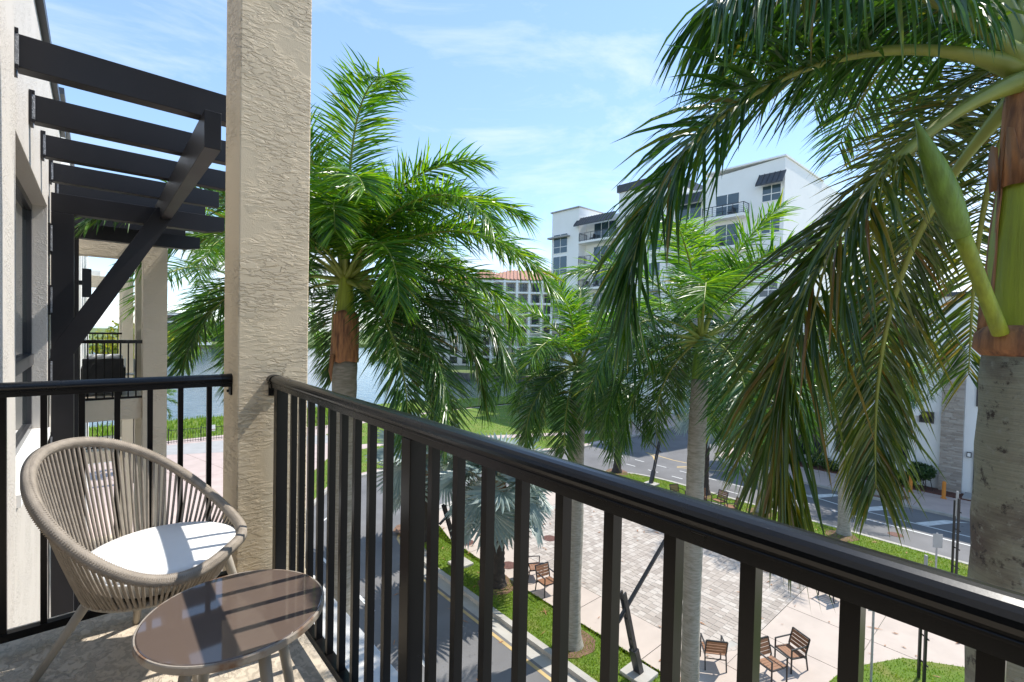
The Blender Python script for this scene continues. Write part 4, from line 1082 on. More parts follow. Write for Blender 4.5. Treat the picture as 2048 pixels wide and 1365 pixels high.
# broadleaf trees and hedges from many small leaves
def foliage(seed, blobs, n, size, m):
    rg_ = np.random.default_rng(seed); V, F = [], []
    w = np.array([b_[3] ** 2 for b_ in blobs]); w = w / w.sum()
    c = rg_.choice(len(blobs), n, p=w); B_ = np.array(blobs)[c]
    d = rg_.normal(size=(n, 3)); d /= np.linalg.norm(d, axis=1)[:, None]
    rad = B_[:, 3] * rg_.uniform(.25, 1, n) ** .45 * rg_.uniform(.8, 1.15, n)
    p = B_[:, :3] + d * rad[:, None] * np.array([1, 1, .8])
    a = rg_.normal(size=(n, 3)); a /= np.linalg.norm(a, axis=1)[:, None]
    q = np.cross(a, d); q /= np.maximum(np.linalg.norm(q, axis=1)[:, None], 1e-5)
    s = (size * rg_.uniform(.6, 1.4, n))[:, None]
    vv = np.stack([p - a * s, p + q * s * .45, p + a * s, p - q * s * .45], 1).reshape(-1, 3)
    me = bpy.data.meshes.new('crown'); me.from_pydata(vv.tolist(), [], [(4 * i, 4 * i + 1, 4 * i + 2, 4 * i + 3) for i in range(n)]); me.update()
    me.materials.append(MATS[m]); return me
def tree(label, x, y, h, r_, seed, m='leaf_tree', n=2600, size=.22, z=0.0, group='trees on the far shore', name='broadleaf_tree'):
    rg_ = random.Random(seed)
    t = thing(name, label, 'tree', (x, y, z), 0, group)
    b_ = MB(); b_.tube([(0, 0, 0), (.05 * r_, 0, h * .3), (0, .05 * r_, h * .6)], [.07 * r_, .055 * r_, .03 * r_], 8)
    for k in range(4):
        a = k * 1.6 + rg_.random(); b_.tube([(0, 0, h * .3), (math.cos(a) * r_ * .3, math.sin(a) * r_ * .3, h * .5), (math.cos(a) * r_ * .6, math.sin(a) * r_ * .6, h * .65)], [.04 * r_, .03 * r_, .01 * r_], 5)
    obj('trunk', b_, 'bark_dark', t)
    bl = [(rg_.uniform(-.6, .6) * r_, rg_.uniform(-.6, .6) * r_, h * rg_.uniform(.42, .86), r_ * rg_.uniform(.28, .5)) for _ in range(11)]
    link(bpy.data.objects.new('crown', foliage(seed, bl, n, size, m)), t)
    return t
def hedge(label, x0, x1, y0, y1, z0, z1, seed, n=1500, size=.09, m='leaf_hedge', name='hedge', group='hedges by the shop fronts'):
    rg_ = random.Random(seed); t = thing(name, label, 'hedge', ((x0 + x1) / 2, (y0 + y1) / 2, z0), 0, group)
    r_ = min((z1 - z0) * .55, .6); bl = []
    Lx, Ly = x1 - x0, y1 - y0
    for k in range(max(4, int(max(Lx, Ly) / (r_ * .8)))):
        bl.append((rg_.uniform(-.4, .4) * Lx, rg_.uniform(-.5, .5) * Ly, (z1 - z0) * rg_.uniform(.3, .65), r_ * rg_.uniform(.7, 1)))
    link(bpy.data.objects.new('foliage', foliage(seed, bl, n, size, m)), t)
    b_ = MB()
    for k in range(5): b_.tube([(rg_.uniform(-.3, .3) * Lx, rg_.uniform(-.4, .4) * Ly, 0), (rg_.uniform(-.3, .3) * Lx, rg_.uniform(-.4, .4) * Ly, (z1 - z0) * .6)], .02, 5)
    obj('stems', b_, 'bark_dark', t)
    return t
tree('yellow-green tree seen between the far balcony columns', 1.5, 34, 11.4, 2.6, 61, 'leaf_yellow', 3000, .16, group='trees by the promenade')
tree('tall yellow-green tree past the last balcony', -1.2, 39, 11.0, 3.0, 62, 'leaf_yellow', 3000, .16, group='trees by the promenade')
FT = [('rounded dark green tree at the left of the far shore boat wall', 24.5, 243, 8, 5), ('low spreading tree in front of the grey far-shore block', 30.5, 241, 7.5, 4.6), ('bright green tree below the corner of the grey far-shore block', 36.2, 242, 8.5, 4.2),
      ('large grey-green tree leaning over the far-shore rocks', 42.5, 238, 9, 5.6), ('small dark tree behind the low far-shore office', 40, 262, 12.0, 5), ('wide tree left of the grey far-shore block', 16, 247, 9.5, 6), ('bushy tree on the far shore behind the column', 52, 242, 9, 6), ('tall far-shore tree hidden by the first column', 62, 244, 10, 6)]
for i, (l_, x, y, h, r_) in enumerate(FT): tree(l_, x, y, h, r_, 70 + i, 'leaf_tree', 1700, .5, z=.4)
#PART5
# ------------------------------------------------------------------ white apartment tower across the plaza
tow = thing('apartment_tower', 'white modern apartment tower with blue glass, balconies and dark metal awnings', 'building', (49, 30, 0))
TO = Vector((49, 30, 0))
def tp(name, b_, m, bevel=0.0, par=None):
    o = obj(name, b_, m, par or tow, bevel=bevel)
    if par is None: o.location = -TO
    return o
def tbox(name, x0, x1, y0, y1, z0, z1, m, bevel=0): 
    b_ = MB(); b_.box(x0, x1, y0, y1, z0, z1); return tp(name, b_, m, bevel)
TX = 49.0
b = MB()
b.box(TX, 72, 17.4, 25.4, 0, 25.3); b.box(TX + .6, 72, 25.4, 29.4, 0, 24.6); b.box(TX, 72, 29.4, 36.4, 0, 26.4)
b.box(TX + 1.2, 72, 36.4, 42.6, 0, 24.3); b.box(TX - .3, 66, 42.6, 47.6, 0, 25.7)
tp('wall', b, 'white_paint')
tbox('roof_band', TX - .25, 60, 29.2, 36.6, 26.4, 27.3, 'charcoal_metal')
b = MB(); b.add([(TX + .02, 17.42, 25.3), (TX + .02, 25.38, 25.3), (66, 25.38, 25.3), (66, 17.42, 25.3), (TX + .02, 17.42, 26.0), (TX + .02, 25.38, 25.5), (66, 25.38, 25.5), (66, 17.42, 26.0)],
                [(0, 1, 5, 4), (1, 2, 6, 5), (2, 3, 7, 6), (3, 0, 4, 7), (4, 5, 6, 7)]); tp('parapet', b, 'white_paint')
for x0, x1, y0, y1, z in ((TX - .15, 60, 17.3, 25.5, 26.02), (TX - .5, 60, 42.5, 47.8, 25.7), (TX + .45, 60, 25.5, 29.2, 24.6)):
    tbox('coping', x0, x1, y0, y1, z, z + .16, 'grey_concrete' if y0 > 40 else 'white_paint')
tbox('canopy', TX - .95, TX - .3, 44.2, 47.9, 22.0, 22.22, 'grey_concrete')
def awning(y0, y1, z0, z1, dx):
    b_ = MB(); b_.add([(TX, y0, z1), (TX, y1, z1), (TX - dx, y1, z0), (TX - dx, y0, z0), (TX, y0, z1 - .12), (TX, y1, z1 - .12), (TX - dx, y1, z0 - .15), (TX - dx, y0, z0 - .15)],
                      [(0, 3, 2, 1), (4, 5, 6, 7), (0, 4, 7, 3), (1, 2, 6, 5), (3, 7, 6, 2), (0, 1, 5, 4)])
    o = tp('awning', b_, 'charcoal_metal')
    k = int((y1 - y0) / .42)
    for i in range(k + 1):
        y = y0 + .04 + (y1 - y0 - .08) * i / k
        b2 = MB(); b2.bar((TX, y, z1 + .03), (TX - dx, y, z0 + .03), .04, .06); tp('seam', b2, 'charcoal_metal', 0, o); 
    for c in o.children: c.location = (0, 0, 0)
awning(17.3, 19.75, 23.6, 24.75, .9)
awning(36.7, 43.0, 23.2, 24.3, 1.0)
awning(25.6, 29.0, 23.4, 24.4, .5)
def twin(x, y0, y1, z0, z1, nv, nh=None, m='blue_glass', blind=True):
    """A window set into the facade at x: frame with one pane object per light."""
    b_ = MB(); f = .07
    b_.box(x - .06, x + .02, y0, y1, z1 - f, z1); b_.box(x - .06, x + .02, y0, y1, z0, z0 + f)
    cuts = [y0 + (y1 - y0) * i / nv for i in range(nv + 1)]
    for i, y in enumerate(cuts): b_.box(x - .06, x + .02, max(y0, y - f / 2), min(y1, y + f / 2), z0 + f, z1 - f)
    zs = [z0 + f, z1 - f]
    if nh: 
        zm = z0 + (z1 - z0) * nh; b_.box(x - .055, x + .02, y0 + f, y1 - f, zm - .04, zm + .04); zs = [z0 + f, zm - .04, zm + .04, z1 - f]
    o = tp('window', b_, 'white_paint')
    for i in range(nv):
        for j in range(0, len(zs), 2):
            b2 = MB(); b2.box(x - .035, x - .02, cuts[i] + f / 2, cuts[i + 1] - f / 2, zs[j], zs[j + 1]); tp('pane', b2, m, 0, o)
    for c in o.children: c.location = (0, 0, 0)
    return o
def tbalc(x, y0, y1, z, d=1.5):
    b_ = MB(); b_.box(x - d, x, y0, y1, z - .28, z); tp('balcony_slab', b_, 'white_paint')
    b_ = MB()
    for (ax, ay), (bx_, by_) in (((x - d + .05, y0 + .05), (x - d + .05, y1 - .05)), ((x - d + .05, y0 + .05), (x - .02, y0 + .05)), ((x - d + .05, y1 - .05), (x - .02, y1 - .05))):
        b_.bar((ax, ay, z + 1.05), (bx_, by_, z + 1.05), .06, .06); b_.bar((ax, ay, z + .1), (bx_, by_, z + .1), .04, .04)
        L_ = math.hypot(bx_ - ax, by_ - ay); k = max(1, int(L_ / .9))
        for i in range(k + 1):
            q = i / k; b_.bar((ax + (bx_ - ax) * q, ay + (by_ - ay) * q, z), (ax + (bx_ - ax) * q, ay + (by_ - ay) * q, z + 1.05), .05, .05)
        for i in range(1, 5): b_.bar((ax, ay, z + .1 + .19 * i), (bx_, by_, z + .1 + .19 * i), .015, .015)
    tp('balcony_rail', b_, 'charcoal_metal')
for k in range(7):
    z = 21.1 - 3.08 * k
    if z < 2: break
    tbalc(TX + 1.2, 36.5, 42.55, z, 1.6); twin(TX + 1.2, 37.6, 41.2, z + .05, z + 2.45, 3)
    tbalc(TX, 20.6, 24.9, z, 1.25); twin(TX, 21.6, 24.0, z + .05, z + 2.45, 2, .5)
    twin(TX, 17.7, 19.4, z + .9, z + 2.5, 2, .45)
    twin(TX + .6, 25.9, 28.6, z + .6, z + 2.4, 2)
    twin(TX, 30.4, 32.2, z + .7, z + 2.4, 2); twin(TX, 33.6, 35.5, z + .7, z + 2.4, 2)
    twin(TX - .3, 44.6, 47.2, z - 1.2, z + 1.5, 2, .33)
for i, (y, z) in enumerate(((23.2, 17.9), (22.1, 21.1), (40.8, 21.1), (39.4, 18.02), (41.8, 14.94), (40.2, 14.94))):
    pc = thing('balcony_chair', ('dark lounge chair on the %s balcony of the white tower' % ('second highest narrow', 'highest narrow', 'highest wide', 'second highest wide', 'third highest wide', 'third highest wide')[i]) + (' by the wall' if i == 4 else ''), 'chair', (TX - .6 if y < 30 else TX + .4, y, z), 0, 'chairs on the white tower balconies')
    b = MB(); b.box(-.3, .3, -.3, .3, .32, .4); obj('seat', b, 'charcoal_metal', pc)
    b = MB(); b.bar((.28, 0, .4), (.38, 0, .95), .55, .05, (0, 1, 0)); obj('backrest', b, 'charcoal_metal', pc)
    for sx in (-.27, .27):
        for sy in (-.27, .27):
            b = MB(); b.box(sx - .02, sx + .02, sy - .02, sy + .02, 0, .32); obj('leg', b, 'charcoal_metal', pc)

# ------------------------------------------------------------------ low white block with shop fronts along the far sidewalk
low_ = thing('townhouse_block', 'low white block with stone-clad pier and ground-floor terraces along the far sidewalk', 'building', (38.4, 0, 0))
LO = Vector((38.4, 0, 0))
def lb(name, x0, x1, y0, y1, z0, z1, m, par=None):
    b_ = MB(); b_.box(x0, x1, y0, y1, z0, z1); o = obj(name, b_, m, par or low_)
    if par is None: o.location = -LO
    return o
lb('wall', 38.4, 46, -22, 13.2, 0, 11.6, 'white_paint')
lb('parapet_coping', 38.2, 46.1, -22.1, 13.3, 11.6, 11.85, 'charcoal_metal')
for y0, y1, m in ((3.45, 4.45, 'stone_clad'), (-6.6, -5.6, 'stone_clad')):
    lb('stone_pier', 38.0, 38.4, y0, y1, 0, 8.5, 'stone_clad')
    rg = random.Random(int(y0 * 10)); b = MB(); z = .06
    while z < 8.4:
        h = rg.uniform(.05, .1); y = y0
        while y < y1 - .02:
            w_ = min(rg.uniform(.18, .5), y1 - y); b.box(38.0 - rg.uniform(.01, .06), 38.0, y + .006, y + w_ - .006, z, z + h - .012); y += w_
        z += h
    o = obj('stonework', b, 'paver', low_); o.location = -LO; o['kind'] = 'stuff'
for y0, y1, z0, z1 in ((6.0, 6.9, 1.2, 3.6), (7.4, 8.3, 1.2, 3.6), (8.9, 9.8, 1.2, 3.6), (10.6, 12.2, .6, 3.4), (-3.5, -1.8, .6, 3.4), (0.1, 1.4, .6, 3.4), (4.8, 5.5, 3.9, 4.6),
                       *[(y, y + 1.6, z, z + 1.7) for z in (5.2, 8.6) for y in (-8.5, -4.2, -.6, 1.4, 5.6, 7.9, 10.4)]):
    f = lb('window', 38.33, 38.42, y0, y1, z0, z1, 'window_frame')
    b = MB(); b.box(38.315, 38.327, y0 + .07, y1 - .07, z0 + .07, z1 - .07); obj('pane', b, 'dark_glass', f)
d_ = lb('door', 38.30, 38.42, 1.9, 3.0, .02, 2.6, 'charcoal_metal')
b = MB(); b.box(38.25, 38.30, 2.05, 2.12, 1.0, 1.2); obj('handle', b, 'grey_steel', d_)
lb('step', 36.95, 38.3, 1.7, 3.3, .0, .14, 'grey_concrete')
lb('terrace_wall', 37.9, 38.4, 5.6, 10.2, 0, 1.1, 'white_paint')
g_ = MB()
for z in (1.2, 1.35, 1.5, 1.65, 1.8): g_.bar((37.95, 6.2, z), (37.95, 8.9, z), .03, .04)
for y in (6.2, 7.55, 8.9): g_.bar((37.95, y, 1.1), (37.95, y, 1.82), .05, .05)
o = obj('terrace_rail', g_, 'black_metal', low_); o.location = -LO
for y in (5.75, 7.15, 8.6, 10.0): lb('terrace_post', 37.9, 38.35, y - .16, y + .16, 1.1, 4.4, 'white_paint')
lb('terrace_roof', 37.4, 38.4, 5.4, 10.4, 4.4, 4.8, 'white_paint')
wl_ = thing('wall_lamp', 'small square wall lamp beside the grey door across the street', 'lamp', (38.39, 3.2, 2.35))
b = MB(); b.box(-.12, 0, -.1, .1, -.15, .15); obj('lamp_body', b, 'black_metal', wl_)
b = MB(); b.box(-.125, -.12, -.07, .07, -.11, .11); obj('diffuser', b, 'white_paint', wl_)
hedge('dark clipped hedge in front of the white terrace wall', 37.1, 37.8, 5.2, 10.6, .06, 1.0, 81, 2600)
hedge('dark bushy shrub beside the stone-clad pier', 37.1, 37.9, 4.5, 5.6, .06, 2.2, 82, 2200)
hedge('low dark hedge left of the stone step', 37.0, 37.8, 10.8, 13.5, .06, 1.1, 83, 1600)
hedge('low hedge on the near side of the stone step', 37.0, 37.7, -4, 1.4, .06, .8, 84, 1600)

# ------------------------------------------------------------------ tile-roofed apartment block beyond the lake
AZ = -YAW
med = thing('tiled_apartment_block', 'cream apartment block with terracotta tile roof and white balcony grid across the lake', 'building', (69.4, 92.0, 0), AZ)
def md(name, x0, x1, y0, y1, z0, z1, m, par=None):
    b_ = MB(); b_.box(x0, x1, y0, y1, z0, z1); return obj(name, b_, m, par or med)
FH = 2.62
md('wall', 0, 40, 1.2, 16, 0, 21.4, 'cream_paint'); md('wall', -12, 0, 5.2, 18, 0, 20.6, 'cream_paint')
for k in range(8):
    z = FH * k
    md('floor_band', 3.2, 26, 0, 1.2, z + 2.2 + .1, z + FH + .1, 'white_paint')
    for i in range(7):
        x = 3.6 + 3.0 * i
        f = md('window', x + .35, x + 2.0, 1.10, 1.22, z + .12, z + 2.1, 'window_frame')
        b = MB(); b.box(x + .42, x + 1.15, 1.07, 1.095, z + .2, z + 2.02); obj('pane', b, 'dark_glass' if (i + k) % 3 else 'blue_glass', f)
        b = MB(); b.box(x + 1.22, x + 1.93, 1.07, 1.095, z + .2, z + 2.02); obj('pane', b, 'blue_glass' if (i * k) % 4 == 1 else 'dark_glass', f)
        b = MB(); b.bar((x + .1, .1, z + 1.15), (x + 2.6, .1, z + 1.15), .05, .05)
        for q in range(9): b.bar((x + .1 + .31 * q, .1, z + .12), (x + .1 + .31 * q, .1, z + 1.15), .025, .025)
        obj('balcony_rail', b, 'black_metal', med)
for i in range(8): md('pier', 3.2 + 3.0 * i - .25, 3.2 + 3.0 * i + .3, -.08, 1.2, 0, 21.2, 'white_paint')
md('cornice', 3.0, 26, -.15, 1.2, 8.1, 8.6, 'cream_paint')
# angled corner bay
for i, (x0, x1, yo) in enumerate(((-2.2, -.9, 3.0), (-.85, .95, 1.7), (1.0, 2.9, .5))):
    md('corner_bay', x0, x1, yo + .25, 6, 0, 21.0, 'cream_paint')
    md('pier', x0 - .16, x0 + .1, yo - .1, yo + .25, 0, 21.3, 'white_paint')
    for k in range(8):
        z = FH * k
        f = md('window', x0 + .15, x1 - .1, yo + .17, yo + .27, z + .25, z + 2.2, 'window_frame')
        b = MB(); b.box(x0 + .22, x1 - .17, yo + .15, yo + .165, z + .32, z + 2.12); obj('pane', b, 'dark_glass', f)
        md('floor_band', x0, x1, yo - .02, yo + .25, z + 2.35, z + FH + .1, 'white_paint')
for k in range(7):
    for i in range(3):
        z = FH * k; x = -10.6 + 3.2 * i
        f = md('window', x, x + 1.9, 5.1, 5.22, z + .5, z + 2.2, 'window_frame')
        b = MB(); b.box(x + .1, x + 1.8, 5.07, 5.095, z + .6, z + 2.1); obj('pane', b, 'dark_glass', f)
def hip(x0, x1, y0, y1, z0, z1, e=.9):
    b_ = MB(); x0 -= e; x1 += e; y0 -= e; y1 += e; ym = (y0 + y1) / 2; i_ = (y1 - y0) / 2
    b_.add([(x0, y0, z0), (x1, y0, z0), (x1, y1, z0), (x0, y1, z0), (x0 + i_, ym, z1), (x1 - i_, ym, z1)], [(0, 1, 5, 4), (1, 2, 5), (2, 3, 4, 5), (3, 0, 4), (3, 2, 1, 0)])
    o = obj('roof', b_, 'clay_tile', med)
    b2 = MB(); n_ = int((x1 - x0) / .9)
    for i in range(n_):
        x = x0 + .45 + .9 * i; top_ = min(1, min(x - x0, x1 - x) / i_)
        b2.bar((x, y0, z0 + .1), (x, y0 + i_ * top_, z0 + .1 + (z1 - z0) * top_), .3, .18)
    tag(obj('roof_tiles', b2, 'clay_tile', o), kind='stuff')
hip(0, 40, 1.2, 16, 21.4, 24.6); hip(-12, -.9, 5.2, 18, 20.6, 23.6); hip(-2.4, 5.5, .6, 7, 21.6, 23.8, .7)
b = MB(); b.prism([(54, 83.8), (57.4, 75.9), (60, 69.9), (68, 63.9), (90, 57.9), (90, 58.5), (68, 64.5), (60.6, 70.3), (58.1, 76.2), (54.6, 84)], -1.8, .25)
tag(obj('seawall', b, 'rock'), 'dark seawall along the bank below the tile-roofed block', 'wall')
for i, (x, y, w_, h) in enumerate(((63, 76.8, 3.2, 1.6), (67, 72.5, 3.4, 1.5), (61.5, 81, 2.6, 1.8))):
    hedge('clipped hedge %s the tile-roofed block on the far bank' % ('in front of the middle of', 'right of the tall palm below', 'left of the slender palm below')[i], x - w_, x + w_, y - 1, y + 1, 0, h, 90 + i, 900, .3, group='hedges on the far bank')

# ------------------------------------------------------------------ far shore
fb = thing('office_block', 'grey four-storey office block with white edges on the far shore', 'building', (30, 252, .4))
b = MB(); b.box(-8, 7.6, 0, 14, 0, 13.4); obj('wall', b, 'grey_steel', fb)
for k in range(4):
    b = MB(); b.box(-8.1, -1.0, -.35, -.02, 3.2 * k + 2.7, 3.2 * k + 3.2); obj('floor_band', b, 'white_paint', fb)
    b = MB(); b.box(-7.8, -1.2, -.12, -.03, 3.2 * k + .3, 3.2 * k + 2.6); obj('window', b, 'dark_glass', fb)
    b = MB(); b.box(5.9, 7.4, -.12, -.03, 3.2 * k + .5, 3.2 * k + 2.7); obj('window', b, 'dark_glass', fb)
for x in (-.9, 7.7): 
    b = MB(); b.box(x - .2, x + .2, -.4, 0, 0, 13.6); obj('pier', b, 'white_paint', fb)
fb = thing('office_building', 'low dark glass office standing beyond the far-shore trees', 'building', (46.5, 278, .4))
b = MB(); b.box(-4.5, 6, 0, 10, 0, 10.4); obj('wall', b, 'charcoal_metal', fb)
for k in range(3): 
    b = MB(); b.box(-4.3, 5.8, -.1, -.02, 3.3 * k + .8, 3.3 * k + 2.9); obj('window', b, 'blue_glass', fb)
b = MB(); b.box(8, 36.5, 233.2, 233.8, -1.2, 1.5); tag(obj('seawall', b, 'white_paint'), 'long white seawall at the waterline of the far shore', 'wall')
b = MB(); rg = random.Random(9)
for k in range(260):
    x = rg.uniform(6, 60); y = rg.uniform(229.5, 233); r_ = rg.uniform(.25, .8)
    b.box(x - r_, x + r_, y - r_ * .7, y + r_ * .7, -1.3, -1.0 + rg.uniform(.1, .8) * r_ * 1.6)
tag(obj('rocks', b, 'rock'), 'brown rock edge along the far shore waterline', 'rocks', kind='stuff')

# ------------------------------------------------------------------ street furniture
def leaning_lamp(label, x, y, sgn, L_arm=4.1):
    t = thing('street_lamp', label, 'street lamp', (x, y, 0), 0 if sgn > 0 else math.pi, 'leaning cross-arm street lamps')
    b_ = MB(); b_.box(-.36, .36, -.36, .36, -.02, .10); obj('footing', b_, 'kerb_concrete', t, bevel=.02)
    ax = Vector((-.80, 0, 2.44)); axn = ax.normalized()
    b_ = MB(); b_.bar((0, 0, .08), axn * .85, .17, .21, (0, 1, 0)); obj('base_sleeve', b_, 'lamp_paint', t, bevel=.008)
    for s_ in (-1, 1):
        b_ = MB(); b_.bar(axn * .8 + Vector((0, s_ * .055, 0)), ax * 1.02 + Vector((0, s_ * .055, 0)), .13, .03, (0, 1, 0)); obj('mast', b_, 'lamp_paint', t, bevel=.004)
    a0 = Vector((-.98, 0, 1.80)); d = Vector((2.05, 0, 1.45)).normalized()
    b_ = MB(); b_.bar(a0, a0 + d * L_arm, .06, .09, (0, 1, 0)); arm_ = obj('arm', b_, 'lamp_paint', t, bevel=.004)
    b_ = MB(); b_.bar(a0 + d * (L_arm - .9) + Vector((0, 0, -.05)), a0 + d * L_arm + Vector((0, 0, -.05)), .10, .03, (0, 1, 0)); obj('lamp_head', b_, 'grey_steel', arm_)
    b_ = MB()
    for q in (.45, .7, .92): b_.tube([ax * q + Vector((0, -.08, 0)), ax * q + Vector((0, .08, 0))], .018, 6)
    obj('bolt', b_, 'lamp_paint', t)
    return t
leaning_lamp('leaning black street lamp with crossing arm on the kerb lawn by the park armchairs', 10.8, 7.0, 1)
leaning_lamp('leaning black street lamp on the kerb lawn beyond the first silver fan palm', 10.55, 14.8, 1)
leaning_lamp('leaning black street lamp on the far lawn strip next to the road marking', 24.95, 15.7, -1)
def twin_light(label, x, y, h=3.0):
    t = thing('light_post', label, 'lamp post', (x, y, 0), R(41), 'slim twin-post lights')
    for s_ in (-1, 1):
        b_ = MB(); b_.box(s_ * .10 - .025, s_ * .10 + .025, -.03, .03, 0, h - (.12 if s_ > 0 else 0)); obj('post', b_, 'black_metal', t)
    for z in (.5, 1.2, 1.9, 2.6):
        b_ = MB(); b_.box(-.17, .17, -.045, -.031, z - .02, z + .02); obj('crossbar', b_, 'black_metal', t)
    b_ = MB(); b_.box(-.04, .04, -.02, .02, h - .7, h + .25); obj('lamp_head', b_, 'grey_steel', t)
    return t
twin_light('slim black twin-post light at the edge of the far lawn strip', 24.3, 2.3, 3.1)
twin_light('slim black twin-post light on the small rounded lawn', 16.4, 2.1, 3.1)
def sign_post(label, x, y, h, rz):
    t = thing('sign_post', label, 'sign', (x, y, 0), rz, 'grey steel sign posts')
    b_ = MB(); b_.tube([(0, 0, 0), (0, 0, h)], .028, 8); obj('pole', b_, 'grey_steel', t)
    b_ = MB(); b_.box(-.15, .15, -.04, -.03, h - .5, h - .02); obj('sign_plate', b_, 'grey_steel', t)
    return t
sign_post('grey steel sign post standing in the small rounded lawn', 15.3, 2.95, 2.4, R(-49))
sign_post('grey steel sign post on the bright far lawn near the twin-post light', 22.0, 2.55, 2.3, R(-49))
sign_post('thin grey sign post on the lawn corner past the crossing road', 32.2, 26.0, 2.4, R(-49))

def park_chair(label):
    t = thing('park_armchair', label, 'chair', (0, 0, 0), 0, 'slatted park armchairs')
    for s_ in (-1, 1):
        b_ = MB(); x = s_ * .27
        b_.bar((x, .26, 0), (x, .26, .64), .03, .03); b_.bar((x, -.30, 0), (x, -.22, .44), .03, .03); b_.bar((x, -.22, .44), (x, -.34, .84), .03, .03)
        b_.bar((x, .275, .64), (x, -.28, .655), .035, .022); b_.bar((x, .26, .40), (x, -.23, .38), .03, .03)
        obj('side_frame', b_, 'black_metal', t)
    for p_, w_ in (((.26, .40), .03), ((-.34, .84), .03), ((-.25, .30), .02)):
        b_ = MB(); b_.bar((-.27, *p_), (.27, *p_), w_, w_); obj('cross_rail', b_, 'black_metal', t)
    sm = MB(); sm.box(-.255, .255, -.040, .040, -.009, .009); me = sm.mesh('seat_slat'); me.materials.append(MATS['wood_slat'])
    for k in range(5):
        o = obj('seat_slat', me, 'wood_slat', t, loc=(0, .21 - .092 * k, .414 - .004 * k))
    for k in range(4):
        o = obj('back_slat', me, 'wood_slat', t, loc=(0, -.235 - .028 * k, .50 + .092 * k)); o.rotation_euler = (R(107), 0, 0)
    return t
CHL = [(12.75, 5.95, 230, 'brown slatted park armchair behind the thick palm trunk, seen from its back on the plaza'), (14.35, 4.55, 115, 'brown slatted park armchair turned sideways with sunlit seat on the plaza'), (13.42, 4.72, 20, 'brown slatted park armchair with its back to the balcony, beside the small rounded lawn'),
       (12.1, 12.35, 300, 'park armchair in the shade of the silver fan palm, furthest from the kerb'), (11.75, 11.35, 10, 'park armchair at the kerb lawn edge with its dark back toward the street'),
       (23.6, 13.2, 20, 'dark park armchair standing alone in front of the far manhole cover'), (24.2, 12.2, 60, 'park armchair at the head of the far row, partly behind the palm trunk'), (24.5, 11.35, 100, 'park armchair in the middle of the far row on the plaza edge'), (24.1, 10.55, 140, 'park armchair at the end of the far row, beside the pale palm trunk'),
       (19.2, 4.9, 200, 'park armchair alone on the open concrete past the paver corner')]
proto = park_chair(CHL[0][3]); proto.location = (CHL[0][0], CHL[0][1], 0); proto.rotation_euler = (0, 0, R(-CHL[0][2] + 180))
for x, y, a, l_ in CHL[1:]: copy_tree(proto, (x, y, 0), R(-a + 180), l_)

MH = [(11.85, 16.2, 'reddish round manhole cover by the rounded end of the kerb lawn', 0.0), (11.95, 13.6, 'round manhole cover beside the trunk of the first silver fan palm', 0.0), (23.95, 16.6, 'reddish round manhole cover on the far walk near the leaning lamp', 0.0), (24.0, 13.9, 'reddish round manhole cover on the far walk near the lone park armchair', 0.0),
      (28.1, 4.7, 'dark round manhole cover in the asphalt of the far road', -.12), (14.9, 14.3, 'reddish round manhole cover among the pale pavers', 0.0)]
b = MB(); b.lathe([(0.0, .004), (.30, .004), (.30, .010), (.275, .012), (.26, .009), (.0, .010)], 28)
for k in range(7): b.box(-.2, .2, -.21 + .07 * k - .012, -.21 + .07 * k + .012, .0095, .016)
mhm = b.mesh('manhole_cover'); mhm.materials.append(MATS['manhole'])
for x, y, l_, z in MH: tag(obj('manhole_cover', mhm, 'manhole', loc=(x, y, z)), l_, 'manhole cover', 'round manhole covers')

# orange bollards
for x, y, l_ in ((36.2, 5.45, 'orange bollard beside the palm pit on the far sidewalk'), (36.3, 4.0, 'orange bollard in front of the dark shrub on the far sidewalk')):
    t = thing('bollard', l_, 'bollard', (x, y, 0), 0, 'orange bollards')
    b = MB(); b.lathe([(.09, 0), (.09, .9), (.075, .96), (.03, .98)], 14); obj('post', b, 'orange_paint', t)
    b = MB(); b.lathe([(.14, 0), (.14, .03), (.09, .05)], 14); obj('base', b, 'orange_paint', t)

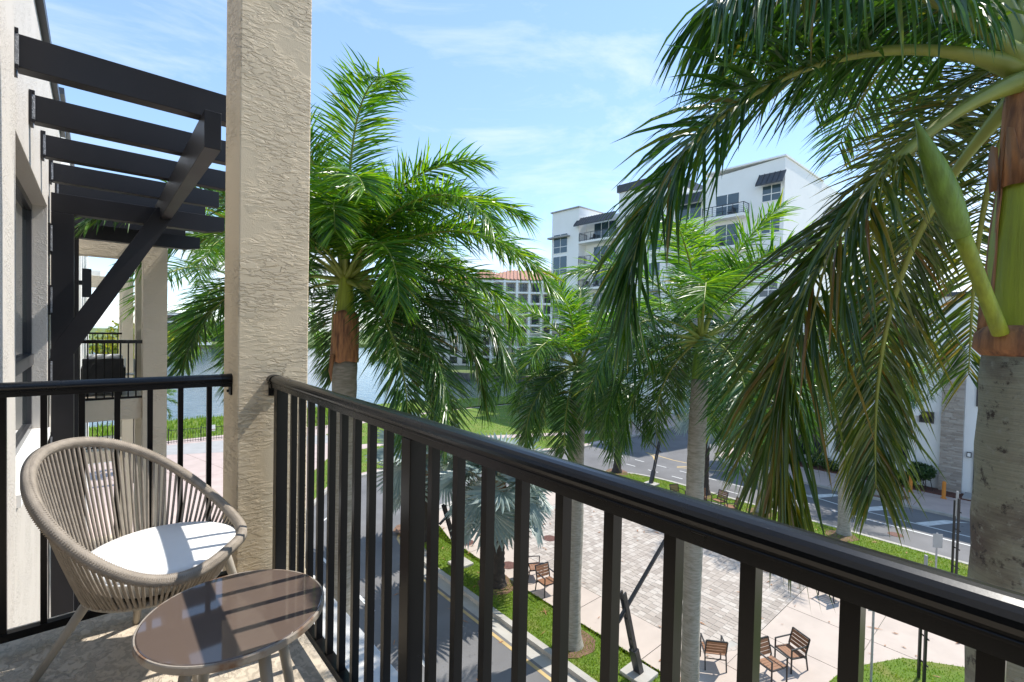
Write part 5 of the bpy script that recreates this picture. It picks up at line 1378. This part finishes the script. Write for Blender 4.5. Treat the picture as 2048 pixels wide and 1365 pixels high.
# iron fence along the waterside lawn
fence = thing('iron_fence', 'low black iron picket fence along the waterside lawn', 'fence', (3.0, 43.6, 0))
p0, p1 = Vector((-2.0, 44.0, 0)), Vector((16.0, 42.4, 0)); fo = Vector((3.0, 43.6, 0)); d = (p1 - p0).normalized(); Lf = (p1 - p0).length
for z in (.12, 1.0):
    b = MB(); b.bar(p0 + Vector((0, 0, z)), p1 + Vector((0, 0, z)), .03, .035); o = obj('rail', b, 'black_metal', fence); o.location = -fo
b = MB(); b.box(-.011, .011, -.011, .011, 0, 1.06); me = b.mesh('picket'); me.materials.append(MATS['black_metal'])
b = MB(); b.box(-.03, .03, -.03, .03, 0, 1.15); me2 = b.mesh('post'); me2.materials.append(MATS['black_metal'])
k = 0; s_ = 0
while s_ < Lf:
    obj('post' if k % 12 == 0 else 'picket', me2 if k % 12 == 0 else me, 'black_metal', fence, loc=p0 + d * s_ - fo); s_ += .17; k += 1
t = thing('fence_sign', 'small pale notice board fixed to the waterside fence', 'sign', (6.85, 43.12, .75))
b = MB(); b.box(-.2, .2, -.03, -.01, -.05, .42); obj('board', b, 'white_paint', t)
b = MB(); b.box(-.2, .2, -.034, -.03, .0, .12); obj('stripe', b, 'pink_concrete', t)
# red-brown board fence past the lawn corner
t = thing('board_fence', 'red-brown board fence beyond the far lawn corner', 'fence', (36.5, 29.0, 0), R(-30))
b = MB(); b.box(-.09, .09, -.02, .02, 0, 1.2); me = b.mesh('board'); me.materials.append(MATS['manhole'])
for k in range(26): obj('board', me, 'manhole', t, loc=(-2.6 + .2 * k, 0, 0))
for z in (.3, .95):
    b = MB(); b.box(-2.7, 2.5, .02, .06, z - .04, z + .04); obj('rail', b, 'manhole', t)

# fallen leaves and frond scraps on the paving and road
b = MB(); rg = random.Random(31)
for k in range(420):
    x = rg.uniform(4.6, 26); y = rg.uniform(-1, 19); z = .022 if 9.8 < x < 26.3 else -.108
    if 9.1 < x < 9.8: continue
    L_ = rg.uniform(.04, .16) * (2.2 if rg.random() < .08 else 1); w_ = rg.uniform(.012, .03); a = rg.uniform(0, 6.28); ca, sa = math.cos(a), math.sin(a)
    b.add([(x - ca * L_, y - sa * L_, z), (x - sa * w_, y + ca * w_, z + .008), (x + ca * L_, y + sa * L_, z + .004), (x + sa * w_, y - ca * w_, z)], [(0, 1, 2, 3)])
tag(obj('leaf_litter', b, 'dead_sheath'), 'scattered dry brown leaf scraps on the plaza and road', 'leaves', kind='stuff')
